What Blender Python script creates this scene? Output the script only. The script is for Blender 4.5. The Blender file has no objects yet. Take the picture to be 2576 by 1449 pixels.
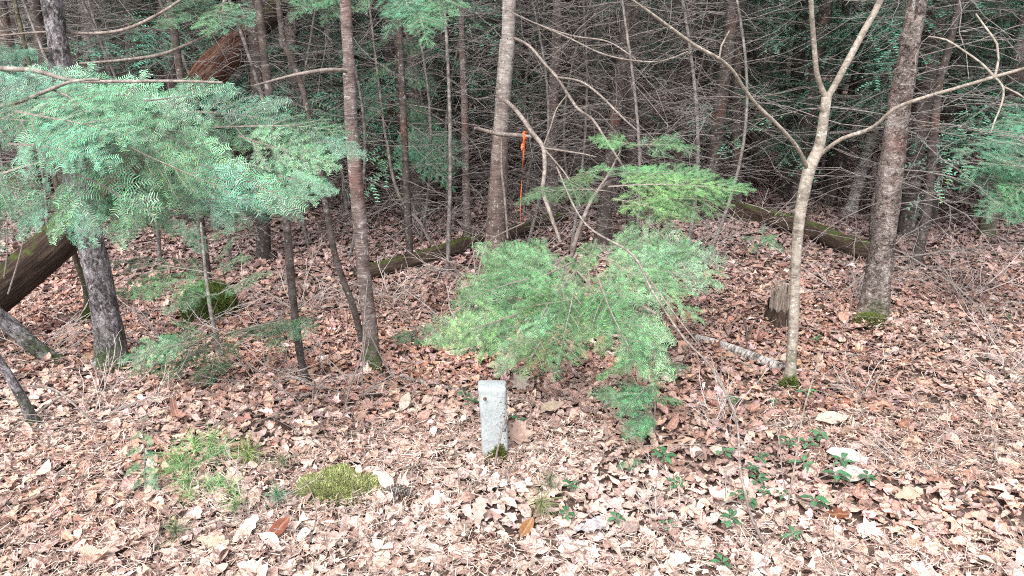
import bpy, math, random
import numpy as np
from mathutils import Vector, Matrix
from math import radians, pi, sin, cos, atan2, sqrt

# ------------------------------------------------------------------ camera, sky, sun, exposure
SC = bpy.context.scene
PITCH = radians(18.6); FPX = 1874.0; CAMH = 1.60
cam_d = bpy.data.cameras.new('camera'); cam = bpy.data.objects.new('camera', cam_d)
SC.collection.objects.link(cam); SC.camera = cam
cam.location = (0, 0, CAMH); cam.rotation_euler = (radians(90) - PITCH, 0, 0)
cam_d.sensor_width = 36; cam_d.lens = FPX / 2576 * 36; cam_d.clip_start = .05; cam_d.clip_end = 500
W = bpy.data.worlds.new("World"); SC.world = W; W.use_nodes = True
wn = W.node_tree; wn.nodes.clear()
sky = wn.nodes.new('ShaderNodeTexSky'); sky.sky_type = 'NISHITA'; sky.sun_disc = False
sky.sun_elevation = radians(52); sky.sun_rotation = radians(200); sky.dust_density = 3.0; sky.air_density = 1.0
hs = wn.nodes.new('ShaderNodeHueSaturation'); hs.inputs['Saturation'].default_value = .30
bg = wn.nodes.new('ShaderNodeBackground'); bg.inputs['Strength'].default_value = .15
wo = wn.nodes.new('ShaderNodeOutputWorld')
wn.links.new(sky.outputs[0], hs.inputs['Color']); wn.links.new(hs.outputs[0], bg.inputs['Color']); wn.links.new(bg.outputs[0], wo.inputs['Surface'])
sd = bpy.data.lights.new('sun', 'SUN'); sd.energy = 1.5; sd.angle = radians(25); sd.color = (1, .96, .90)
so = bpy.data.objects.new('sun', sd); SC.collection.objects.link(so)
az = radians(200)
sdir = Vector((sin(az) * cos(radians(52)), cos(az) * cos(radians(52)), sin(radians(52))))
so.rotation_euler = sdir.to_track_quat('Z', 'Y').to_euler(); so.location = (0, -5, 12)
vs = SC.view_settings; vs.view_transform = 'Standard'; vs.look = 'None'; vs.gamma = 1; vs.exposure = 1.42
SC.cycles.max_bounces = 5; SC.cycles.diffuse_bounces = 3; SC.cycles.glossy_bounces = 2; SC.cycles.transmission_bounces = 2
SC.cycles.use_denoising = False; SC.cycles.pixel_filter_type = 'BLACKMAN_HARRIS'; SC.cycles.filter_width = 1.1
SC.cycles.use_adaptive_sampling = True; SC.cycles.adaptive_threshold = 0.02

# ------------------------------------------------------------------ helpers
COL = SC.collection
rs = np.random.RandomState(11); random.seed(5)
CP, SP = cos(PITCH), sin(PITCH)

def ray(x, y):
    dx = (x - 1288) / FPX; dy = (724.5 - y) / FPX
    return np.array((dx, CP + dy * SP, -SP + dy * CP))
def P(x, y, Y):                       # the point of that direction standing Y metres in front of the camera
    d = ray(x, y); t = Y / d[1]
    return np.array((0, 0, CAMH)) + d * t
def depth(p): return p[1] * CP - (p[2] - CAMH) * SP

def vnoise(p, seed=0):                # value noise, p (...,3)
    p = np.asarray(p, float); i = np.floor(p).astype(np.int64); f = p - i; f = f * f * (3 - 2 * f)
    def h(a, b, c):
        n = (a * 374761393 + b * 668265263 + c * 2147483647 + seed * 974711) & 0xffffffff
        n = ((n ^ (n >> 13)) * 1274126177) & 0xffffffff
        return ((n ^ (n >> 16)) & 0xffff) / 65535.0
    x, y, z = i[..., 0], i[..., 1], i[..., 2]; r = 0
    for a in (0, 1):
        for b in (0, 1):
            for c in (0, 1):
                w = (f[..., 0] if a else 1 - f[..., 0]) * (f[..., 1] if b else 1 - f[..., 1]) * (f[..., 2] if c else 1 - f[..., 2])
                r = r + w * h(x + a, y + b, z + c)
    return r * 2 - 1
def hgt(x, y):
    x = np.asarray(x, float); y = np.asarray(y, float)
    p = np.stack([x * .45, y * .45, x * 0], -1)
    q = np.stack([x * 1.9, y * 1.9, x * 0 + 3], -1)
    far = np.clip(y - 9, 0, 60)
    return .07 * vnoise(p, 3) * np.clip(y / 4, .2, 1.5) + .018 * vnoise(q, 4) + .012 * far
def G(x, y):                          # where that direction meets the ground
    d = ray(x, y); t = CAMH / -d[2]
    for _ in range(8):
        q = np.array((0, 0, CAMH)) + d * t
        t = (CAMH - float(hgt(q[0], q[1]))) / -d[2]
    return np.array((0, 0, CAMH)) + d * t

class MB:
    def __init__(s): s.v = []; s.c = []; s.b = []; s.f = []; s.m = []; s.n = 0
    def add(s, v, faces, col=(1, 1, 1), bk=None, mi=0):
        v = np.asarray(v, float).reshape(-1, 3); k = len(v)
        c = np.asarray(col, float)
        if c.ndim == 1: c = np.tile(c, (k, 1))
        b = v if bk is None else np.asarray(bk, float).reshape(-1, 3)
        s.v.append(v); s.c.append(c); s.b.append(b)
        fa = np.asarray(faces, np.int64) + s.n
        s.f.append(fa); s.m.append(np.full(len(fa), mi)); s.n += k
    def arrays(s):
        return np.concatenate(s.v), np.concatenate(s.c), np.concatenate(s.b), s.f, s.m
    def mesh(s, name, mats, org=(0, 0, 0), smooth=False):
        v, c, b, f, m = s.arrays(); v = v - np.asarray(org)
        me = bpy.data.meshes.new(name)
        me.vertices.add(len(v)); me.vertices.foreach_set('co', v.astype(np.float32).ravel())
        tot = np.concatenate([np.full(len(a), a.shape[1]) for a in f]); lv = np.concatenate([a.ravel() for a in f])
        st = np.concatenate([[0], np.cumsum(tot)[:-1]])
        me.loops.add(len(lv)); me.loops.foreach_set('vertex_index', lv.astype(np.int32))
        me.polygons.add(len(tot)); me.polygons.foreach_set('loop_start', st.astype(np.int32)); me.polygons.foreach_set('loop_total', tot.astype(np.int32))
        me.polygons.foreach_set('material_index', np.concatenate(m).astype(np.int32))
        me.polygons.foreach_set('use_smooth', np.full(len(tot), smooth))
        a = me.attributes.new('Col', 'FLOAT_COLOR', 'POINT'); a.data.foreach_set('color', np.concatenate([c, np.ones((len(c), 1))], 1).astype(np.float32).ravel())
        a = me.attributes.new('bk', 'FLOAT_VECTOR', 'POINT'); a.data.foreach_set('vector', b.astype(np.float32).ravel())
        me.update(calc_edges=True)
        for x in (mats if isinstance(mats, (list, tuple)) else [mats]): me.materials.append(x)
        return me
    def build(s, name, mats, parent=None, smooth=False):
        org = tuple(parent.location) if parent else (0, 0, 0)
        return link(name, s.mesh(name, mats, org, smooth), parent)
def link(name, me, parent=None):
    o = bpy.data.objects.new(name, me); COL.objects.link(o)
    if parent: o.parent = parent
    return o
def tag(o, label, cat=None, group=None, kind=None):
    if label: o['label'] = label
    if cat: o['category'] = cat
    if group: o['group'] = group
    if kind: o['kind'] = kind
    return o
def empty(name, loc, label, cat, group=None):
    o = bpy.data.objects.new(name, None); COL.objects.link(o); o.location = tuple(float(a) for a in loc); o.empty_display_size = .1
    return tag(o, label, cat, group)
def copy_thing(root, loc, rz, sc=1.0, label=None, group=None):
    r = root.copy(); COL.objects.link(r); r.location = loc; r.rotation_euler = (0, 0, rz); r.scale = (sc, sc, sc)
    if label: r['label'] = label
    if group: r['group'] = group
    for ch in list(root.children):
        c = ch.copy(); COL.objects.link(c); c.parent = r
        for g in ch.children:
            d = g.copy(); COL.objects.link(d); d.parent = c
    return r

def smooth_path(pts, rad, step):
    pts = np.asarray(pts, float); rad = np.asarray(rad, float)
    if len(pts) < 3:
        n = max(2, int(np.linalg.norm(pts[-1] - pts[0]) / step) + 1); t = np.linspace(0, 1, n)[:, None]
        return pts[0] * (1 - t) + pts[-1] * t, (rad[0] * (1 - t) + rad[-1] * t)[:, 0]
    o = []; r = []
    for i in range(len(pts) - 1):
        p0 = pts[max(i - 1, 0)]; p1 = pts[i]; p2 = pts[i + 1]; p3 = pts[min(i + 2, len(pts) - 1)]
        n = max(1, int(np.linalg.norm(p2 - p1) / step))
        for k in range(n):
            t = k / n
            o.append(.5 * ((2 * p1) + (-p0 + p2) * t + (2 * p0 - 5 * p1 + 4 * p2 - p3) * t * t + (-p0 + 3 * p1 - 3 * p2 + p3) * t ** 3))
            r.append(rad[i] * (1 - t) + rad[i + 1] * t)
    o.append(pts[-1]); r.append(rad[-1])
    return np.array(o), np.array(r)
def tube(mb, pts, rad, sides=5, col=(1, 1, 1), rough=0, rsc=8, seed=0, cap=True, mi=0, colfn=None, vs0=0, squash=1):
    pts = np.asarray(pts, float); rad = np.broadcast_to(np.asarray(rad, float), (len(pts),)); n = len(pts)
    T = np.gradient(pts, axis=0); T /= np.linalg.norm(T, axis=1)[:, None] + 1e-9
    ref = np.array((0, 1, 0.)) if abs(T[0][1]) < .8 else np.array((1., 0, 0))
    U = np.cross(T, ref); U /= np.linalg.norm(U, axis=1)[:, None] + 1e-9; V = np.cross(T, U)
    L = np.concatenate([[0], np.cumsum(np.linalg.norm(np.diff(pts, axis=0), axis=1))]) + vs0
    a = np.arange(sides) / sides * 2 * pi; ca, sa = np.cos(a), np.sin(a)
    rr = rad[:, None] * np.ones(sides)
    bk = np.stack([ca[None] * rad[:, None], sa[None] * rad[:, None], L[:, None] + 0 * ca[None]], -1)
    if rough:
        q = bk * rsc; q[..., 2] *= .35
        rr = rr * (1 + rough * vnoise(q, seed) + rough * .5 * vnoise(q * 2.3, seed + 1))
    v = pts[:, None] + rr[..., None] * (ca[None, :, None] * U[:, None] + sa[None, :, None] * V[:, None])
    i = np.arange(n - 1)[:, None] * sides; j = np.arange(sides)[None]; j2 = (j + 1) % sides
    f = np.stack([i + j, i + j2, i + sides + j2, i + sides + j], -1).reshape(-1, 4)
    c = np.asarray(col, float)
    if colfn is not None: c = colfn(v.reshape(-1, 3), bk.reshape(-1, 3))
    mb.add(v.reshape(-1, 3), f, c, bk.reshape(-1, 3), mi)
    if cap:
        for k in (0, n - 1):
            ring = v[k]; ce = pts[k] + T[k] * (rad[k] * .25 if k else -rad[k] * .25)
            vv = np.concatenate([ring, ce[None]]); b2 = np.concatenate([bk[k], [[0, 0, L[k]]]])
            ff = [(x, (x + 1) % sides, sides) if k else ((x + 1) % sides, x, sides) for x in range(sides)]
            mb.add(vv, ff, c[:1].mean(0) if c.ndim > 1 else c, b2, mi)

# ------------------------------------------------------------------ materials
def mat(name):
    m = bpy.data.materials.new(name); m.use_nodes = True; t = m.node_tree; t.nodes.clear()
    o = t.nodes.new('ShaderNodeOutputMaterial'); b = t.nodes.new('ShaderNodeBsdfPrincipled'); t.links.new(b.outputs[0], o.inputs[0])
    return m, t, b
def N(t, k, **kw):
    n = t.nodes.new('ShaderNode' + k)
    for a, v in kw.items():
        if a in n.inputs.keys(): n.inputs[a].default_value = v
        else: setattr(n, a, v)
    return n
def ramp(t, src, stops):
    r = t.nodes.new('ShaderNodeValToRGB'); t.links.new(src, r.inputs[0]); e = r.color_ramp.elements
    while len(e) < len(stops): e.new(.5)
    for q, (p, c) in zip(e, stops): q.position = p; q.color = (c if len(c) == 4 else (*c, 1)) if not isinstance(c, (int, float)) else (c, c, c, 1)
    return r.outputs[0]
def attr(t, name): return N(t, 'Attribute', attribute_name=name)
def mapped(t, src, sc):
    m = N(t, 'Mapping'); m.inputs['Scale'].default_value = sc; t.links.new(src, m.inputs[0]); return m.outputs[0]
def noise(t, vec, scale, detail=4, rough=.6, dist=0):
    n = N(t, 'TexNoise', Scale=scale, Detail=detail, Roughness=rough, Distortion=dist); t.links.new(vec, n.inputs['Vector']); return n.outputs['Fac']
def mix(t, fac, a, b, mode='MIX'):
    n = t.nodes.new('ShaderNodeMix'); n.data_type = 'RGBA'; n.blend_type = mode
    for s, i in ((fac, 0), (a, 6), (b, 7)):
        if hasattr(s, 'links'): t.links.new(s, n.inputs[i])
        else: n.inputs[i].default_value = s if isinstance(s, (int, float)) else (*s, 1)
    return n.outputs[2]
def bump(t, b, h, dist, st=1.0):
    n = N(t, 'Bump', Strength=st, Distance=dist); t.links.new(h, n.inputs['Height']); t.links.new(n.outputs[0], b.inputs['Normal'])
def mathn(t, op, a, b=None):
    n = N(t, 'Math', operation=op)
    for s, i in ((a, 0), (b, 1)):
        if s is None: continue
        if hasattr(s, 'links'): t.links.new(s, n.inputs[i])
        else: n.inputs[i].default_value = s
    return n.outputs[0]

def bark(name, stops, ringsc=(14, 14, 110), bumpd=.004, moss=0.0, lich=.0, red=0.0, scale=1.0, rough=.85, low=0):
    m, t, b = mat(name); a = attr(t, 'bk').outputs['Vector']
    n1 = noise(t, mapped(t, a, tuple(k * scale for k in ringsc)), 1, 6, .7, 1.1)
    n2 = noise(t, a, 9, 3)
    fac = mathn(t, 'ADD', mathn(t, 'MULTIPLY', n1, .75), mathn(t, 'MULTIPLY', n2, .3))
    c = ramp(t, fac, stops)
    if red: c = mix(t, ramp(t, noise(t, a, 3.1, 3), [(.5, 0), (.62, red)]), c, (.16, .06, .045))
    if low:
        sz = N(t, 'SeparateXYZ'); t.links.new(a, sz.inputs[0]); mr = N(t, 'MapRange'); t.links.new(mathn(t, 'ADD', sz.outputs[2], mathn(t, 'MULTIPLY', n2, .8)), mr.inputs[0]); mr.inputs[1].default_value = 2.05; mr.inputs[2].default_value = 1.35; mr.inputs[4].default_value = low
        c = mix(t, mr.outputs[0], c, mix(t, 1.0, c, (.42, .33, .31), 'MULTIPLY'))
    if 1:
        c = mix(t, .8, c, mix(t, 1.0, c, ramp(t, noise(t, a, 17, 5, .75), [(.34, (.35, .33, .32)), (.52, (1, 1, 1)), (.68, (1.25, 1.22, 1.18))]), 'MULTIPLY'))
    if lich: c = mix(t, ramp(t, noise(t, a, 38, 3, .7), [(.60, 0), (.66, lich)]), c, (.52, .54, .50))
    if moss:
        g = N(t, 'NewGeometry'); sx = N(t, 'SeparateXYZ'); t.links.new(g.outputs['Position'], sx.inputs[0])
        low = N(t, 'MapRange'); t.links.new(sx.outputs[2], low.inputs[0]); low.inputs[1].default_value = .22; low.inputs[2].default_value = .0; low.inputs[4].default_value = moss
        k = mathn(t, 'MULTIPLY', low.outputs[0], ramp(t, noise(t, a, 22, 4), [(.40, 0), (.55, 1)]))
        c = mix(t, k, c, (.05, .085, .02))
    t.links.new(c, b.inputs['Base Color']); b.inputs['Roughness'].default_value = rough; b.inputs['Specular IOR Level'].default_value = .25
    bump(t, b, fac, bumpd); return m
M = {}
M['lenticel'] = bark('bark_lenticel', [(.30, (.035, .024, .022)), (.44, (.115, .085, .078)), (.58, (.22, .175, .165)), (.68, (.50, .46, .44))], (15, 15, 85), .006, 1, .6, .4)
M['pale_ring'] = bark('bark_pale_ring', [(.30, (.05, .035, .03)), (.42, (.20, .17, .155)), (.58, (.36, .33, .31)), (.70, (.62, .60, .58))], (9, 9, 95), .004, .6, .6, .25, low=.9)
M['scaly'] = bark('bark_scaly', [(.40, (.018, .015, .015)), (.48, (.10, .088, .092)), (.57, (.27, .25, .265)), (.68, (.46, .44, .46))], (50, 50, 26), .03, 1, .7, 0)
M['plate'] = bark('bark_plate', [(.41, (.022, .015, .014)), (.475, (.12, .092, .082)), (.56, (.24, .20, .185)), (.70, (.45, .42, .40))], (34, 34, 50), .025, 1, .5, .35)
M['smooth'] = bark('bark_smooth', [(.34, (.10, .085, .07)), (.46, (.25, .215, .18)), (.60, (.36, .32, .275)), (.74, (.56, .53, .49))], (26, 26, 60), .003, 1, .9, 0, rough=.75)
M['darkbark'] = bark('bark_dark', [(.32, (.020, .016, .014)), (.48, (.062, .050, .045)), (.62, (.12, .10, .092)), (.76, (.26, .24, .23))], (20, 20, 60), .004, 0, .4, .4)
M['mossbark'] = bark('bark_mossy', [(.32, (.03, .025, .018)), (.48, (.08, .068, .045)), (.60, (.12, .11, .07)), (.76, (.26, .24, .19))], (20, 20, 40), .004, 1, .3, 0)
M['twig'] = bark('twig_bark', [(.30, (.10, .075, .065)), (.5, (.22, .185, .165)), (.7, (.42, .38, .35))], (40, 40, 40), .001)
M['twigpale'] = bark('pale_twig_bark', [(.30, (.24, .20, .185)), (.5, (.40, .35, .33)), (.7, (.58, .53, .50))], (40, 40, 40), .001)
M['twigdark'] = bark('dead_twig_bark', [(.30, (.055, .047, .043)), (.5, (.16, .143, .134)), (.7, (.37, .345, .325))], (40, 40, 40), .001)
M['birch'] = bark('birch_bark', [(.38, (.02, .016, .014)), (.46, (.12, .10, .09)), (.54, (.36, .345, .33)), (.74, (.54, .52, .49))], (14, 14, 60), .003)

def log_mat(name, woods, moss, thr):
    m, t, b = mat(name); a = attr(t, 'bk').outputs['Vector']
    n1 = noise(t, mapped(t, a, (70, 70, 5)), 1, 5, .7, .6)
    c = ramp(t, n1, woods)
    g = N(t, 'NewGeometry'); sx = N(t, 'SeparateXYZ'); t.links.new(g.outputs['Normal'], sx.inputs[0])
    k = mathn(t, 'ADD', mathn(t, 'MULTIPLY', sx.outputs[2], .35), noise(t, a, 11, 5, .7))
    if moss: c = mix(t, ramp(t, k, [(thr, 0), (thr + .12, moss)]), c, mix(t, noise(t, a, 90, 2), (.03, .05, .012), (.11, .15, .035)))
    t.links.new(c, b.inputs['Base Color']); b.inputs['Roughness'].default_value = .95; b.inputs['Specular IOR Level'].default_value = .15
    bump(t, b, mathn(t, 'ADD', n1, mathn(t, 'MULTIPLY', k, .6)), .012); return m
M['log_mossy'] = log_mat('log_mossy', [(.3, (.014, .010, .008)), (.5, (.05, .034, .026)), (.7, (.12, .09, .07))], .75, .76)
M['log_red'] = log_mat('log_red_rot', [(.36, (.022, .010, .008)), (.47, (.08, .037, .026)), (.58, (.165, .088, .062)), (.72, (.32, .23, .17))], 0, .7)

def moss_mat():
    m, t, b = mat('moss'); a = attr(t, 'bk').outputs['Vector']; cc = attr(t, 'Col').outputs['Color']
    c = mix(t, 1.0, cc, ramp(t, noise(t, a, 30, 4), [(.3, .5), (.7, 1.3)]), 'MULTIPLY')
    t.links.new(c, b.inputs['Base Color']); b.inputs['Roughness'].default_value = .95; b.inputs['Specular IOR Level'].default_value = .15; return m
M['moss'] = moss_mat()
def needle_mat(name, rough, spec):
    m, t, b = mat(name); cc = attr(t, 'Col').outputs['Color']; oi = N(t, 'ObjectInfo')
    c = mix(t, 1.0, cc, ramp(t, oi.outputs['Random'], [(0, (.72, .85, .80)), (.5, (1, 1, 1)), (1, (1.18, 1.06, .88))]), 'MULTIPLY'); c = mix(t, 1.0, c, oi.outputs['Color'], 'MULTIPLY')
    t.links.new(c, b.inputs['Base Color']); b.inputs['Roughness'].default_value = rough; b.inputs['Specular IOR Level'].default_value = spec; return m
M['needle'] = needle_mat('conifer_needles', .36, .6)
M['needle_far'] = needle_mat('conifer_needles_far', .6, .3)
M['pine'] = needle_mat('pine_needles', .45, .4)
def leaf_mat(name, rough, spec):
    m, t, b = mat(name); cc = attr(t, 'Col').outputs['Color']; a = attr(t, 'bk').outputs['Vector']
    sx = N(t, 'SeparateXYZ'); t.links.new(a, sx.inputs[0])
    g = N(t, 'NewGeometry')
    n1 = noise(t, g.outputs['Position'], 70, 4, .7)
    c = mix(t, 1.0, cc, ramp(t, n1, [(.28, (.55, .50, .46)), (.5, (1, 1, 1)), (.75, (1.3, 1.28, 1.25))]), 'MULTIPLY')
    rib = mathn(t, 'ABSOLUTE', sx.outputs[1])
    c = mix(t, ramp(t, rib, [(.0, .55), (.05, 0)]), c, mix(t, .5, c, (.55, .43, .32)))
    w = N(t, 'TexWave', Scale=9, Distortion=.6, bands_direction='DIAGONAL'); t.links.new(a, w.inputs['Vector'])
    c = mix(t, .16, c, mix(t, 1.0, c, w.outputs['Color'], 'MULTIPLY'))
    t.links.new(c, b.inputs['Base Color']); b.inputs['Roughness'].default_value = rough; b.inputs['Specular IOR Level'].default_value = spec
    bump(t, b, mathn(t, 'ADD', n1, mathn(t, 'MULTIPLY', w.outputs['Fac'], .3)), .003, .8); return m
M['leaf'] = leaf_mat('dry_leaf', .62, .35)
M['green_leaf'] = leaf_mat('green_leaf', .3, .5)
def soil():
    m, t, b = mat('soil'); g = N(t, 'NewGeometry').outputs['Position']
    c = ramp(t, noise(t, g, 14, 8, .7), [(.3, (.03, .018, .014)), (.5, (.10, .062, .05)), (.62, (.20, .135, .11)), (.75, (.30, .22, .18))])
    t.links.new(c, b.inputs['Base Color']); b.inputs['Roughness'].default_value = .95; bump(t, b, noise(t, g, 30, 5), .02); return m
M['soil'] = soil()
def stone():
    m, t, b = mat('granite'); g = attr(t, 'bk').outputs['Vector']
    c = ramp(t, noise(t, g, 160, 3, .8), [(.30, (.19, .21, .215)), (.5, (.285, .31, .32)), (.7, (.40, .425, .435))])
    c = mix(t, ramp(t, noise(t, g, 7, 4), [(.42, 0), (.62, .5)]), c, (.40, .46, .44))
    sx = N(t, 'SeparateXYZ'); t.links.new(g, sx.inputs[0])
    side = ramp(t, sx.outputs[0], [(.0, .0), (.035, 1)])
    v = N(t, 'TexNoise', Scale=95, Detail=2, Roughness=.5); t.links.new(g, v.inputs['Vector'])
    c = mix(t, mathn(t, 'MULTIPLY', ramp(t, v.outputs['Fac'], [(.60, 0), (.64, 1)]), side), c, (.05, .055, .05))
    low = N(t, 'MapRange'); t.links.new(sx.outputs[2], low.inputs[0]); low.inputs[1].default_value = .07; low.inputs[2].default_value = .0
    c = mix(t, mathn(t, 'MULTIPLY', low.outputs[0], ramp(t, noise(t, g, 30, 3), [(.35, .2), (.6, .9)])), c, (.16, .19, .14))
    t.links.new(c, b.inputs['Base Color']); b.inputs['Roughness'].default_value = .8
    bump(t, b, mathn(t, 'ADD', noise(t, g, 60, 5), v.outputs['Fac']), .0012); return m
M['stone'] = stone()
def plain(name, c, r=.6):
    m, t, b = mat(name); g = N(t, 'NewGeometry').outputs['Position']
    k = mix(t, 1.0, c, ramp(t, noise(t, g, 60, 3), [(.3, .75), (.7, 1.2)]), 'MULTIPLY')
    t.links.new(k, b.inputs['Base Color']); b.inputs['Roughness'].default_value = r; return m
M['orange'] = plain('orange_tape', (.72, .15, .045), .5)
M['wood_pale'] = log_mat('pale_broken_wood', [(.3, (.05, .035, .03)), (.5, (.25, .20, .17)), (.7, (.50, .44, .38))], .8, .82)

# ------------------------------------------------------------------ ground
def ground():
    ys = np.concatenate([np.linspace(-6, 1, 12), np.linspace(1.2, 9, 160), np.linspace(9.2, 30, 90), np.linspace(31, 160, 30)])
    xs = np.concatenate([np.linspace(-120, -16, 16), np.linspace(-15, 15, 260), np.linspace(16, 120, 16)])
    X, Y = np.meshgrid(xs, ys); Z = hgt(X, Y) - .006
    v = np.stack([X, Y, Z], -1).reshape(-1, 3); n = len(xs)
    i = np.arange(len(ys) - 1)[:, None] * n; j = np.arange(n - 1)[None]
    mb = MB(); mb.add(v, np.stack([i + j, i + j + 1, i + n + j + 1, i + n + j], -1).reshape(-1, 4))
    tag(mb.build('ground', M['soil'], smooth=True), 'brown forest soil under the fallen leaves', kind='structure')
ground()

# ------------------------------------------------------------------ fallen leaves
def strip_leaf(ws, n=None):
    ws = np.array(ws); k = len(ws); t = np.linspace(0, 1, k)
    v = np.concatenate([np.stack([t - .5, s * ws, 0 * t], -1) for s in (-1, 0, 1)])
    f = []
    for a in (0, 1):
        for i in range(k - 1): f.append((a * k + i, a * k + i + 1, (a + 1) * k + i + 1, (a + 1) * k + i))
    return v, np.array(f)
def maple_leaf():
    pts = [(-.5, 0), (-.33, -.10), (-.42, -.30), (-.22, -.26), (-.10, -.50), (.04, -.30), (.22, -.40), (.18, -.16), (.50, 0), (.18, .16), (.22, .40), (.04, .30), (-.10, .50), (-.22, .26), (-.42, .30), (-.33, .10)]
    o = np.array([(x, y, 0) for x, y in pts]); n = len(o); c = np.array((-.12, 0, 0)); mid = c + (o - c) * .5
    v = np.concatenate([c[None], mid, o]); q = []; tr = []
    for i in range(n):
        j = (i + 1) % n; tr.append((0, 1 + i, 1 + j)); q.append((1 + i, 1 + n + i, 1 + n + j, 1 + j))
    f = [(a, b, c_, c_) for a, b, c_ in tr]
    return v, np.array(q), np.array(tr)
BEECH = strip_leaf([.012, .17, .24, .26, .22, .13, .0])
OAK = strip_leaf([.012, .10, .10, .19, .14, .26, .18, .25, .13, .15, .0])
LANCE = strip_leaf([.01, .10, .15, .17, .14, .07, .0])
TORN = strip_leaf([.20, .27, .18, .24, .05])
SMALLQ = strip_leaf([.06, .28, .24, .0])
MAPLE = maple_leaf()
PAL = np.array([(.50, .30, .185), (.42, .26, .185), (.56, .39, .26), (.60, .46, .34), (.33, .175, .115), (.29, .125, .07), (.38, .26, .215), (.44, .32, .275), (.66, .56, .48), (.24, .145, .115), (.50, .35, .285), (.47, .30, .24)])
PAL = PAL * 1.14 * np.array((1.04, .92, .99))
PW = np.array([.13, .12, .12, .09, .10, .05, .10, .10, .04, .06, .05, .04]); PW /= PW.sum()
def scatter(mb, tmpl, xy, size, tilt, curl, zlo, zhi, cols, rs=rs):
    v = tmpl[0]; n = len(xy); L = size * rs.uniform(.65, 1.3, n)
    p = np.tile(v, (n, 1, 1)); wr = rs.uniform(.75, 1.2, n)[:, None]; p[:, :, 1] *= wr
    x, y = p[:, :, 0], p[:, :, 1]
    a = rs.normal(0, curl, (n, 1)); b = rs.normal(curl * .5, curl, (n, 1)); c = rs.normal(0, curl, (n, 1)); e = rs.normal(0, curl * .6, (n, 1))
    p[:, :, 2] = a * x * x * 2 + b * y * y * 5 + c * x * y * 3 + e * np.sin(x * 9 + a * 9) * .35 + rs.normal(0, .012, p.shape[:2])
    p *= L[:, None, None]
    th = rs.uniform(0, 2 * pi, n); tx = rs.normal(0, tilt, n); ty = rs.normal(0, tilt, n)
    ct, st = np.cos(th), np.sin(th)
    def rot(p, c_, s_, i, j):
        A = p[:, :, i] * c_[:, None] - p[:, :, j] * s_[:, None]; B = p[:, :, i] * s_[:, None] + p[:, :, j] * c_[:, None]
        p[:, :, i] = A; p[:, :, j] = B
    rot(p, np.cos(tx), np.sin(tx), 1, 2); rot(p, np.cos(ty), np.sin(ty), 0, 2); rot(p, ct, st, 0, 1)
    g = hgt(xy[:, 0], xy[:, 1]); z0 = rs.uniform(zlo, zhi, n)
    p[:, :, 0] += xy[:, 0, None]; p[:, :, 1] += xy[:, 1, None]; p[:, :, 2] += (g + z0)[:, None]
    gg = hgt(p[:, :, 0], p[:, :, 1]); p[:, :, 2] = np.maximum(p[:, :, 2], gg + .002)
    ci = cols[rs.choice(len(cols), n, p=PW if len(cols) == len(PW) else None)] * rs.uniform(.78, 1.22, (n, 1)) * (1 + rs.normal(0, .05, (n, 3)))
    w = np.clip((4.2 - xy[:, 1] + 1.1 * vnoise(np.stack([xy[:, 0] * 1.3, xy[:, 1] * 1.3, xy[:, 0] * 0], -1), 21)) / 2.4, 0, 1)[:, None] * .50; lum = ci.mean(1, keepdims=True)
    if len(cols) == len(PW): ci = ci * (1 - w) + w * (lum * 1.45 * np.array((1.10, .975, .90)) + .06); shade_k = np.clip((xy[:, 1, None] - 3.2) / 2.5, 0, 1) * .6; ci = ci * (1 - shade_k) + shade_k * lum * .78 * np.array((1.13, .91, .96))  # leaves farther in turn darker and mauve: woodland shade put into their colour
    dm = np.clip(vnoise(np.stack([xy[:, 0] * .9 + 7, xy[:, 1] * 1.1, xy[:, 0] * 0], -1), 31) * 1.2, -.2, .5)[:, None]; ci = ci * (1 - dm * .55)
    c = np.repeat(ci, v.shape[0], 0); bk = np.tile(v, (n, 1, 1)); bk[:, :, 2] = rs.rand(n)[:, None] * 40
    k = v.shape[0]; off = (np.arange(n) * k)[:, None, None]
    mb.add(p, (tmpl[1][None] + off).reshape(-1, tmpl[1].shape[1]), c, bk.reshape(-1, 3))
    if len(tmpl) > 2:
        s = MB(); base = mb.n - n * k
        mb.f.append((tmpl[2][None] + off).reshape(-1, 3) + base); mb.m.append(np.zeros(n * len(tmpl[2])))
def wedge(n, y0, y1, m=.8, pw=1):
    y = np.sqrt(rs.uniform(0, 1, n)) if pw else rs.uniform(0, 1, n)
    y = np.sqrt(rs.uniform(y0 * y0, y1 * y1, n)); x = rs.uniform(-1, 1, n) * (.74 * y + m)
    return np.stack([x, y], -1)
def litter():
    mb = MB()
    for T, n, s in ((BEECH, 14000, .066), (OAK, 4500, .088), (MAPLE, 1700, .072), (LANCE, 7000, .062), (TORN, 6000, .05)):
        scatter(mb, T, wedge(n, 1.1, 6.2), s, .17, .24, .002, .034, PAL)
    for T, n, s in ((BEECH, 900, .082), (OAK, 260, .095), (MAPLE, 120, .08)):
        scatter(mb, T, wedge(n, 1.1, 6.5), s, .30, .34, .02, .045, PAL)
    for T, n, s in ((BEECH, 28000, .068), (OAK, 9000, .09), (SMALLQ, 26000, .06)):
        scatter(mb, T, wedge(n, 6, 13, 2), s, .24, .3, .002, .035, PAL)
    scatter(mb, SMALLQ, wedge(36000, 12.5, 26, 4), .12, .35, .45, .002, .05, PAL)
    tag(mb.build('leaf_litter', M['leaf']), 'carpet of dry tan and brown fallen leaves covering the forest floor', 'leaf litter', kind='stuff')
litter()
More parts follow.
